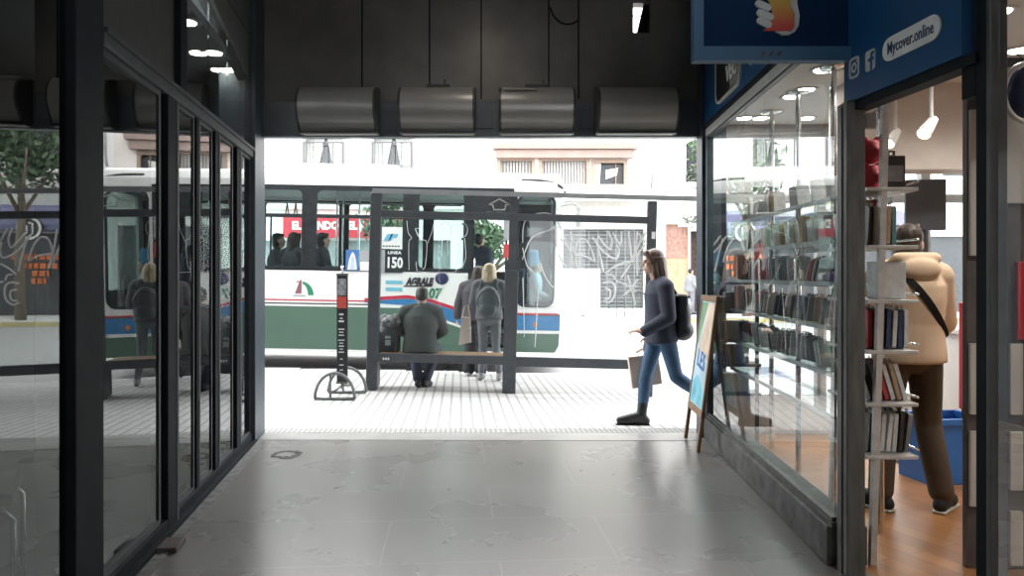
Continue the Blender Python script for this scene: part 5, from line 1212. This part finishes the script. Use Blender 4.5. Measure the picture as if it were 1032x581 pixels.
# shop with the purple awning farther right, seen only mirrored in the left glass
Ex0, Ex1 = 7.4, 26.0
es = (7.7, 15.0, -.1, 2.9); eu = [(8.0+i*2.9, 9.5+i*2.9, 5.2, 7.4) for i in range(5)]; eu += [(a, b, c+3.6, d+3.6) for a, b, c, d in eu]
tb4, part = building('grey building across the street with a purple shop awning', Ex0, Ex1, 14.0, [es, (16.0, 24, -.1, 2.9)] + eu, mat('grey_plaster', (.55, .54, .52), .8, var=.06, scale=1))
for a, b, c, d in eu:
    wo = part('window_frame', MB().plate(rect(a-.1, b+.1, c-.1, d+.1), [list(reversed(rect(a+.04, b-.04, c+.04, d-.04)))], FY-.06, FY+.1), M_WHITE); MB().box(a, b, FY+.2, FY+.22, c, d).build('pane', DKG, wo)
part('shop_window', MB().box(es[0], es[1], FY+.2, FY+.22, es[2], es[3]), mat('shop_black', (.035, .037, .04), .3, var=.4, scale=1.5)); part('shop_window', MB().box(16, 24, FY+.2, FY+.22, -.1, 2.9), DKG)
part('awning', MB().prism([(FY, 3.9), (FY, 2.95), (FY-.9, 2.95), (FY-.9, 3.15)], 7.6, 15.2, 'x'), mat('purple_canvas', (.14, .14, .24), .7, var=.1))
sgn_ = part('round_sign', MB().cone((8.75, FY-1.0, 3.0), (8.75, FY-1.1, 3.0), .42, .42, 28), mat('black_vinyl', (.012, .012, .014), .35))
MB().tube([(8.75+.36*math.cos(t), FY-1.12, 3.0+.36*math.sin(t)) for t in [2*PI*i/28 for i in range(28)]], .045, closed=True).build('rim', CM['white'], sgn_)
MB().tube([(8.63, FY-1.12, 2.80), (8.63, FY-1.12, 3.16), (8.75, FY-1.12, 3.2)], .03).tube([(8.81, FY-1.12, 3.1), (8.81, FY-1.12, 2.82), (8.91, FY-1.12, 2.86)], .03).build('sign_strokes', CM['white'], sgn_)
og = MB()
for r_, (z, x0, x1) in enumerate(((2.05, 7.9, 9.8), (1.72, 8.1, 9.5), (1.45, 8.6, 9.2), (1.18, 8.7, 9.2))):
    x = x0
    while x < x1: w_ = rnd.uniform(.08, .2); og.box(x, x+w_, FY+.14, FY+.18, z-.1, z+.1); x += w_+.06
part('orange_print', og, mat('orange_print', (.62, .16, .04), .5, var=.2))

# street tree beyond the right corner (mirrored in the left glass)
def tree(x, y, h, r, label, n=1900):
    t = thing('street_tree', label, 'tree', (x, y, ground(x, 25.2) if y > 25 else ground(x, y)))
    tb = MB(); tb.tube([(0, 0, -.05), (.05, .02, h*.3), (-.03, 0, h*.5), (.06, .03, h*.75)], [.17, .14, .11, .05], 10)
    for a, l in ((.4, 1.3), (2.3, 1.2), (4.2, 1.4), (5.4, 1.0)): tb.tube([(0, 0, h*.46), (math.cos(a)*l*.5, math.sin(a)*l*.5, h*.6), (math.cos(a)*l, math.sin(a)*l, h*.74)], [.07, .05, .025], 7)
    tb.build('trunk', mat('bark', (.16, .13, .10), .9, var=.3, scale=10), t)
    fo = MB(); rn = random.Random(int(x*10))
    for k in range(9):
        a = rn.uniform(0, 2*PI); d = r*rn.uniform(.1, .75); leaves(fo, (d*math.cos(a), d*math.sin(a), h*rn.uniform(.58, .95)), (r*.55, r*.55, r*.42), n//9, .15, rn)
    fo.build('foliage', LEAF, t)
tree(8.2, 26.0, 7.2, 1.8, 'green street tree on the far sidewalk mirrored in the left glass')
tree(-4.5, 26.0, 4.7, 1.1, 'small green tree on the far sidewalk seen through the bus windows above the route number', 900)
tree(-.72, 26.0, 3.3, .85, 'low leafy tree on the far sidewalk seen through the open bus door', 900)

# things on the far side of the road
ub = thing('utility_cabinet', 'plain white cabinet standing across the street behind the scratched shelter glass', 'cabinet', (PX(585.5, 25.6), 25.6, ground(2.4, 25.2)))
MB().box(-.63, .63, -.3, .3, .10, 1.64, bev=.02).build('body', mat('white_enamel', (.82, .82, .81), .5, var=.02), ub); MB().box(-.66, .66, -.33, .33, 0, .10).build('base', PLW, ub)
MB().box(-.60, -.01, -.312, -.295, .18, 1.58).box(.01, .60, -.312, -.295, .18, 1.58).build('door', mat('white_enamel', (.82, .82, .81), .5), ub); MB().box(-.03, .10, -.34, -.33, .02, .08).build('plate', IRON, ub)
fc = thing('railing', 'thin street railing along the far sidewalk behind the shelter', 'railing', (0, 25.5, ground(4, 25.2)))
for i in range(9): MB().box(3.3+i*.28-.012, 3.3+i*.28+.012, -.012, .012, 0, .8).build('bar', M_FRAME2, fc)
MB().box(3.28, 5.56, -.015, .015, .78, .82).build('top_rail', M_FRAME2, fc)

# ------------------------------------------------------------------ people in the street
DEN = mat('blue_denim', (.050, .105, .19), .8, var=.18, scale=7, bump=.1); DKD = mat('dark_denim', (.035, .045, .075), .8, var=.2, scale=7)
BLK = mat('black_leather', (.016, .016, .018), .4); DKH = mat('dark_brown_hair', (.035, .02, .014), .5); GRY = mat('grey_hooded_fleece', (.055, .062, .062), .9, var=.1, scale=6, bump=.12)
# walking woman: local +y is forward; she walks towards -X
W = dict(pelvis=(0, -.245, .895), chest=(0, -.235, 1.18), neck=(0, -.215, 1.37), head=(0, -.165, 1.535), shL=(-.165, -.25, 1.30), shR=(.165, -.225, 1.30), elL=(-.205, -.275, 1.03), wrL=(-.20, -.045, .895), elR=(.205, -.24, 1.05), wrR=(.19, -.17, .82),
         hipL=(-.085, -.27, .86), hipR=(.085, -.225, .86), knR=(.085, -.115, .46), anR=(.08, -.075, .084), toR=(.085, .13, .035), knL=(-.085, -.365, .475), anL=(-.085, -.63, .285), toL=(-.085, -.69, .10))
W = {k: V(v) for k, v in W.items()}
wx, wy = PX(640, 6.95), 6.95
wo = person('person with long brown hair walking past in a dark jacket and blue jeans', (wx, wy, ground(wx, wy)), PI/2, W, mat('navy_wool', (.030, .036, .055), .85, var=.12, scale=6, bump=.1), DEN, BLK,
            mat('long_brown_hair', (.085, .045, .030), .45, var=.45, scale=14, stretch=(4, 4, .4)), look=(0, 1, -.06), hands={'L': ((-.1, .9, .25), (.35, -.2, -.8), (.6, .2, .3), 38)}, boot=.45, hair_kind='long', hair_len=.40, loose=.030, hem=.11, wide=.98,
            leg_g=.007, flare=.0, drift=(0, -.035, 0), sole=mat('black_rubber', (.02, .02, .02), .6), vox=.008)
MW = Matrix.Translation((wx, wy, ground(wx, wy))) @ Matrix.Rotation(PI/2, 4, 'Z')
def world_thing(name, label, cat, M, group=None):
    t = thing(name, label, cat, (0, 0, 0), 0, group); t.matrix_world = M; return t
bp = world_thing('shoulder_bag', 'black bag on the back of the woman walking past', 'bag', MW)
mb = MB(); mb.ell((-.02, -.43, 1.02), (.15, .085, .20)); mb.box(-.16, .12, -.47, -.37, .88, 1.24, bev=.03); mb.ell((-.02, -.44, .90), (.155, .10, .10)); link('bag_body', blob(mb, 'bag_body', .012, 2), mat('black_nylon', (.020, .021, .026), .6, var=.3, scale=9), bp)
MB().box(-.14, .10, -.485, -.36, 1.20, 1.225, bev=.006).build('bag_flap', mat('black_nylon', (.020, .021, .026), .6), bp); MB().box(-.03, .03, -.36, -.335, 1.235, 1.26).build('buckle', M_CHR, bp)
for x in (-.12, .10): MB().tube([(x, -.36, 1.24), (x, -.30, 1.34), (x, -.22, 1.37)], .013).build('strap', BLK, bp)
tt = world_thing('tote_bag', 'beige tote bag held low beside the walking woman', 'bag', MW)
mb = MB(); mb.prism([(-.28, .38), (-.0, .33), (.04, .63), (-.24, .66)], .13, .235, 'x'); tb0 = mb.mesh('tote'); 
link('bag_body', tb0, mat('beige_canvas', (.58, .47, .40), .85, var=.1, scale=5), tt)
MB().tube([(.16, -.20, .69), (.18, -.185, .78), (.19, -.16, .74), (.16, -.04, .67)], .008).tube([(.21, -.20, .69), (.20, -.185, .78), (.20, -.16, .74), (.21, -.04, .67)], .008).build('handle', mat('beige_canvas', (.58, .47, .40), .85), tt)

# seated man on the bench, back towards the hall
S_ = J_stand(1.76); sz = .43
S_.update({k: V(v) for k, v in dict(pelvis=(0, 0, .56), chest=(0, .05, .84), neck=(0, .10, 1.05), head=(0, .155, 1.175), shL=(-.195, .07, .985), shR=(.195, .07, .985), elL=(-.27, .17, .75), elR=(.27, .17, .75), wrL=(-.14, .40, .66), wrR=(.14, .40, .66),
    hipL=(-.10, .05, .53), hipR=(.10, .05, .53), knL=(-.16, .44, .50), knR=(.16, .44, .50), anL=(-.045, .14, .10), anR=(.045, .17, .10), toL=(-.075, .02, .04), toR=(.035, .06, .04)).items()})
S_['toL'] = S_['anL'] + V((-.03, .13, -.06)); S_['toR'] = S_['anR'] + V((.04, .13, -.06))
mx_, my_ = PX(423.5, 9.45), 9.44
person('person in a dark grey hooded top seated on the shelter bench, back turned', (mx_, my_, ground(mx_, my_)-.02), -.03, S_, GRY, DKD, mat('dark_trainer', (.03, .03, .035), .6), mat('black_hair', (.022, .02, .020), .55, var=.4, scale=20),
       look=(0, .86, -.5), top_name='hooded_top', hood=True, loose=.045, wide=1.12, hem=.10, leg_g=.016, hands={'L': ((.5, .6, -.1), (.2, -.2, -.8), (.3, .6, .4), 40), 'R': ((-.5, .6, -.1), (-.2, -.2, -.8), (-.3, .6, .4), 40)}, vox=.010)
bgx = PX(392, 9.5)
db = thing('duffel_bag', 'black bag with pale patterned top on the bench left of the seated man', 'bag', (bgx, 9.48, ground(bgx, 9.48)+.432))
mb = MB(); mb.ell((0, 0, .20), (.155, .15, .20)); mb.box(-.14, .14, -.13, .13, .0, .30, bev=.05); link('bag_body', blob(mb, 'bag_body', .012, 2), mat('black_nylon', (.020, .021, .026), .6), db)
mb = MB(); mb.ell((.02, -.01, .41), (.14, .12, .085)); mb.ell((-.05, 0, .44), (.07, .08, .07)); mb.ell((.08, -.03, .45), (.06, .07, .06)); link('patterned_cloth', blob(mb, 'cloth', .010, 1), mat('black_white_knit', (.20, .20, .21), .9, var=.95, scale=26), db)
MB().box(-.02, .05, -.165, -.15, .12, .24, bev=.004).build('tag', mat('bus_grey_print', (.35, .36, .37), .5), db); MB().tube([(-.10, -.12, .30), (-.09, -.17, .20), (.09, -.17, .20), (.10, -.12, .30)], .010).build('strap', BLK, db)

# two people waiting at the open bus door
Q = J_stand(1.64); Q['head'] += V((0, .03, -.01)); Q['elL'] = V((-.23, .05, 1.08)); Q['wrL'] = V((-.12, .26, 1.12)); Q['elR'] = V((.23, .05, 1.08)); Q['wrR'] = V((.12, .26, 1.12)); Q['anL'] += V((-.02, 0, 0)); Q['anR'] += V((.05, .0, 0)); Q['toR'] += V((.05, 0, 0))
qx, qy = PX(493, 10.35), 10.35
person('person with blond hair and grey jeans waiting at the bus door, wearing a backpack', (qx, qy, ground(qx, qy)), -.12, Q, mat('grey_puffer', (.11, .11, .12), .7, var=.15, scale=8, bump=.1), mat('faded_grey_jeans', (.15, .16, .18), .8, var=.15, scale=6), mat('grey_trainer', (.25, .25, .26), .6, var=.4, scale=12),
       mat('blond_hair', (.50, .38, .25), .5, var=.45, scale=16, stretch=(4, 4, .5)), look=(.1, 1, -.05), hair_kind='long', hair_len=.12, loose=.035, leg_g=.004, flare=.0, hem=.05, vox=.011, sole=CM['white'])
MQ = Matrix.Translation((qx, qy, ground(qx, qy))) @ Matrix.Rotation(-.12, 4, 'Z')
bk = world_thing('backpack', 'rounded dark grey backpack worn by the blond person at the bus door', 'backpack', MQ)
mb = MB(); mb.ell((.02, -.205, 1.10), (.165, .10, .22)); mb.box(-.13, .17, -.26, -.14, .92, 1.16, bev=.05); mb.ell((.02, -.27, 1.0), (.12, .05, .10)); link('bag_body', blob(mb, 'bag_body', .012, 2), mat('slate_nylon', (.07, .085, .095), .6, var=.12), bk)
for x in (-.10, .13): MB().tube([(x, -.16, 1.27), (x*1.0, -.10, 1.36), (x, .02, 1.40), (x*1.1, .14, 1.28), (x*1.3, .13, 1.08)], .016).build('strap', mat('slate_nylon', (.07, .085, .095), .6), bk)
MB().tube([(.02+.15*math.cos(t), -.245-.03*math.sin(t), 1.06+.20*math.sin(t)) for t in [PI*i/14 for i in range(15)]], .006).build('zip', M_FRAME2, bk)
R_ = J_stand(1.60); R_['elL'] = V((-.24, -.02, 1.05)); R_['wrL'] = V((-.30, .05, .86)); R_['head'] += V((.05, .03, 0))
rx_, ry_ = PX(479, 10.85), 10.85
person('person in a dark jacket and dark trousers stepping up to the bus door', (rx_, ry_, ground(rx_, ry_)), -.3, R_, mat('mauve_grey_jacket', (.075, .065, .075), .8, var=.12, scale=6), mat('dark_trousers', (.025, .025, .03), .8), mat('pale_shoe', (.55, .54, .53), .6),
       mat('dark_brown_hair', (.035, .02, .014), .5), look=(.4, .9, 0), hair_kind='long', hair_len=.15, loose=.045, leg_g=.03, flare=.03, vox=.013)
hbg = thing('shopping_bag', 'pale pink shopping bag hanging beside the person at the bus door', 'bag', (PX(468.5, 10.45), 10.45, ground(-.6, 10.45)))
mb = MB(); mb.prism([(-.085, .48), (.09, .52), (.075, .86), (-.045, .88)], -.05, .05, 'y'); mb.build('bag_body', mat('pale_pink_bag', (.62, .50, .46), .7, var=.1), hbg)
MB().tube([(-.04, 0, .87), (.0, 0, 1.02), (.05, 0, 1.05), (.07, 0, .86)], .010).build('handle', mat('pale_pink_bag', (.62, .50, .46), .7), hbg)
# someone inside the open door, climbing
T_ = J_stand(1.66)
def onbus(x, y, z): return (BX+x, BY+y, -.235+z-x*BT)
person('person in dark blue just inside the open bus door', onbus(-1.36, .75, .665), -.6, T_, mat('dusk_blue_coat', (.045, .065, .10), .8), DKD, BLK, mat('black_hair', (.022, .02, .020), .55), vox=.014, loose=.04, eyes=False)
# passengers at the windows
def seated(h=1.0):
    S = {k: V(v) for k, v in dict(pelvis=(0, 0, .56), chest=(0, .02, .86), neck=(0, .05, 1.07), head=(0, .07, 1.21), shL=(-.18, .02, .99), shR=(.18, .02, .99), elL=(-.22, .08, .74), elR=(.22, .08, .74), wrL=(-.11, .28, .66), wrR=(.11, .28, .66), hipL=(-.09, .03, .54), hipR=(.09, .03, .54),
      knL=(-.11, .42, .52), knR=(.11, .42, .52), anL=(-.11, .40, .10), anR=(.11, .40, .10), toL=(-.12, .55, .04), toR=(.12, .55, .04)).items()}
    return S
D_ = seated()
for s_ in 'LR':
    D_['kn'+s_].y = .33; D_['an'+s_] = V((D_['an'+s_].x, .16, .10)); D_['to'+s_] = V((D_['to'+s_].x, .30, .04)); D_['wr'+s_].y = .24
for px, yy, la, hk, hc, tc, rz in ((277, .85, 'bus passenger with short curly hair nearest the left door post', 'bob', 'black_hair', (.06, .06, .065), -1.2),
                           (294, .36, 'bus passenger with long dark hair at the leftmost visible window', 'long', 'dark_brown_hair', (.05, .05, .06), -.5),
                           (322, .36, 'bus passenger in dark clothes right of the wide black window pillar', 'bob', 'black_hair', (.045, .05, .055), -1.0)):
    x = (px-CX)/F*(BY+yy) - BX
    p = person(la, onbus(x, yy, .93), rz, seated(), mat('passenger_top_%d' % px, tc, .8), DKD, BLK, MATS[hc], vox=.014, hair_kind=hk, hair_len=.30, loose=.035, group=None, hk=1.08)
dv = person('bus driver seated behind the front quarter glass', onbus(-.42, 1.22, .58), -PI/2, D_, mat('pale_blue_shirt', (.35, .48, .58), .8), DKD, BLK, MATS['black_hair'], vox=.014, hands={'L': ((0, .8, .2), (0, 0, -1), (.7, 0, 0), 40), 'R': ((0, .8, .2), (0, 0, -1), (-.7, 0, 0), 40)})
# pedestrian far across the street
Fp = J_stand(1.68); Fp['anL'] += V((0, .22, 0)); Fp['knL'] += V((0, .15, 0)); Fp['toL'] += V((0, .22, 0)); Fp['anR'] += V((0, -.2, .05)); Fp['toR'] += V((0, -.22, 0)); Fp['wrL'] += V((0, -.12, .02)); Fp['wrR'] += V((0, .16, .03))
px_ = PX(696, 26.8)
person('person in grey walking on the sidewalk across the street', (px_, 26.8, ground(px_, 25.2)), -PI/2+.5, Fp, mat('mid_grey_top', (.22, .23, .25), .8), mat('grey_trousers', (.16, .17, .19), .8), BLK, MATS['black_hair'], vox=.016, eyes=False)
# ------------------------------------------------------------------ chair in the dark left shop
ch = thing('tubular_chair', 'chair with chrome tube legs in the dark left shop behind the nearest glass', 'chair', (-2.32, 3.10, -.005), .5)
for y in (-.21, .21):
    MB().tube([(-.20, y, .46), (-.22, y, .03), (-.19, y, .014), (.19, y, .014), (.22, y, .04), (.22, y, .42), (.19, y, .455), (-.2, y, .46)], .012).build('leg', M_CHR, ch)
MB().box(-.22, .22, -.23, .23, .47, .53, bev=.02).build('seat', mat('black_leather', (.016, .016, .018), .4), ch)
MB().box(-.26, -.21, -.22, .22, .62, .92, bev=.02).build('backrest', mat('black_leather', (.016, .016, .018), .4), ch)
for y in (-.15, .15): MB().tube([(-.2, y, .47), (-.25, y, .60), (-.235, y, .75)], .011).build('back_tube', M_CHR, ch)

# ------------------------------------------------------------------ sky, camera
w = bpy.data.worlds.new('overcast'); SC.world = w; w.use_nodes = True; nt = w.node_tree; N = nt.nodes; L = nt.links
bg = N['Background']; tc = N.new('ShaderNodeTexCoord'); sp = N.new('ShaderNodeSeparateXYZ'); L.new(tc.outputs['Generated'], sp.inputs[0])
rp = N.new('ShaderNodeValToRGB'); rp.color_ramp.elements[0].position = .0; rp.color_ramp.elements[1].position = .7
rp.color_ramp.elements[0].color = (.80, .83, .86, 1); rp.color_ramp.elements[1].color = (1, 1, 1, 1); L.new(sp.outputs['Z'], rp.inputs[0]); L.new(rp.outputs[0], bg.inputs['Color'])
bg.inputs['Strength'].default_value = 7.5
cam = bpy.data.cameras.new('camera'); co = bpy.data.objects.new('camera', cam); COL.objects.link(co)
co.location = (0, 0, EYE); co.rotation_euler = (PI/2, 0, 0); cam.sensor_width = 36; cam.lens = F/1032*36; cam.shift_y = -(290.5-HOR)/1032; cam.clip_start = .05
SC.camera = co
SC.view_settings.view_transform = 'Standard'; SC.view_settings.look = 'None'; SC.view_settings.gamma = 1; SC.view_settings.use_curve_mapping = False; SC.view_settings.exposure = 0
SC.cycles.use_denoising = True; SC.cycles.max_bounces = 10; SC.cycles.transparent_max_bounces = 24; SC.cycles.diffuse_bounces = 4; SC.cycles.caustics_reflective = False; SC.cycles.sample_clamp_indirect = 6
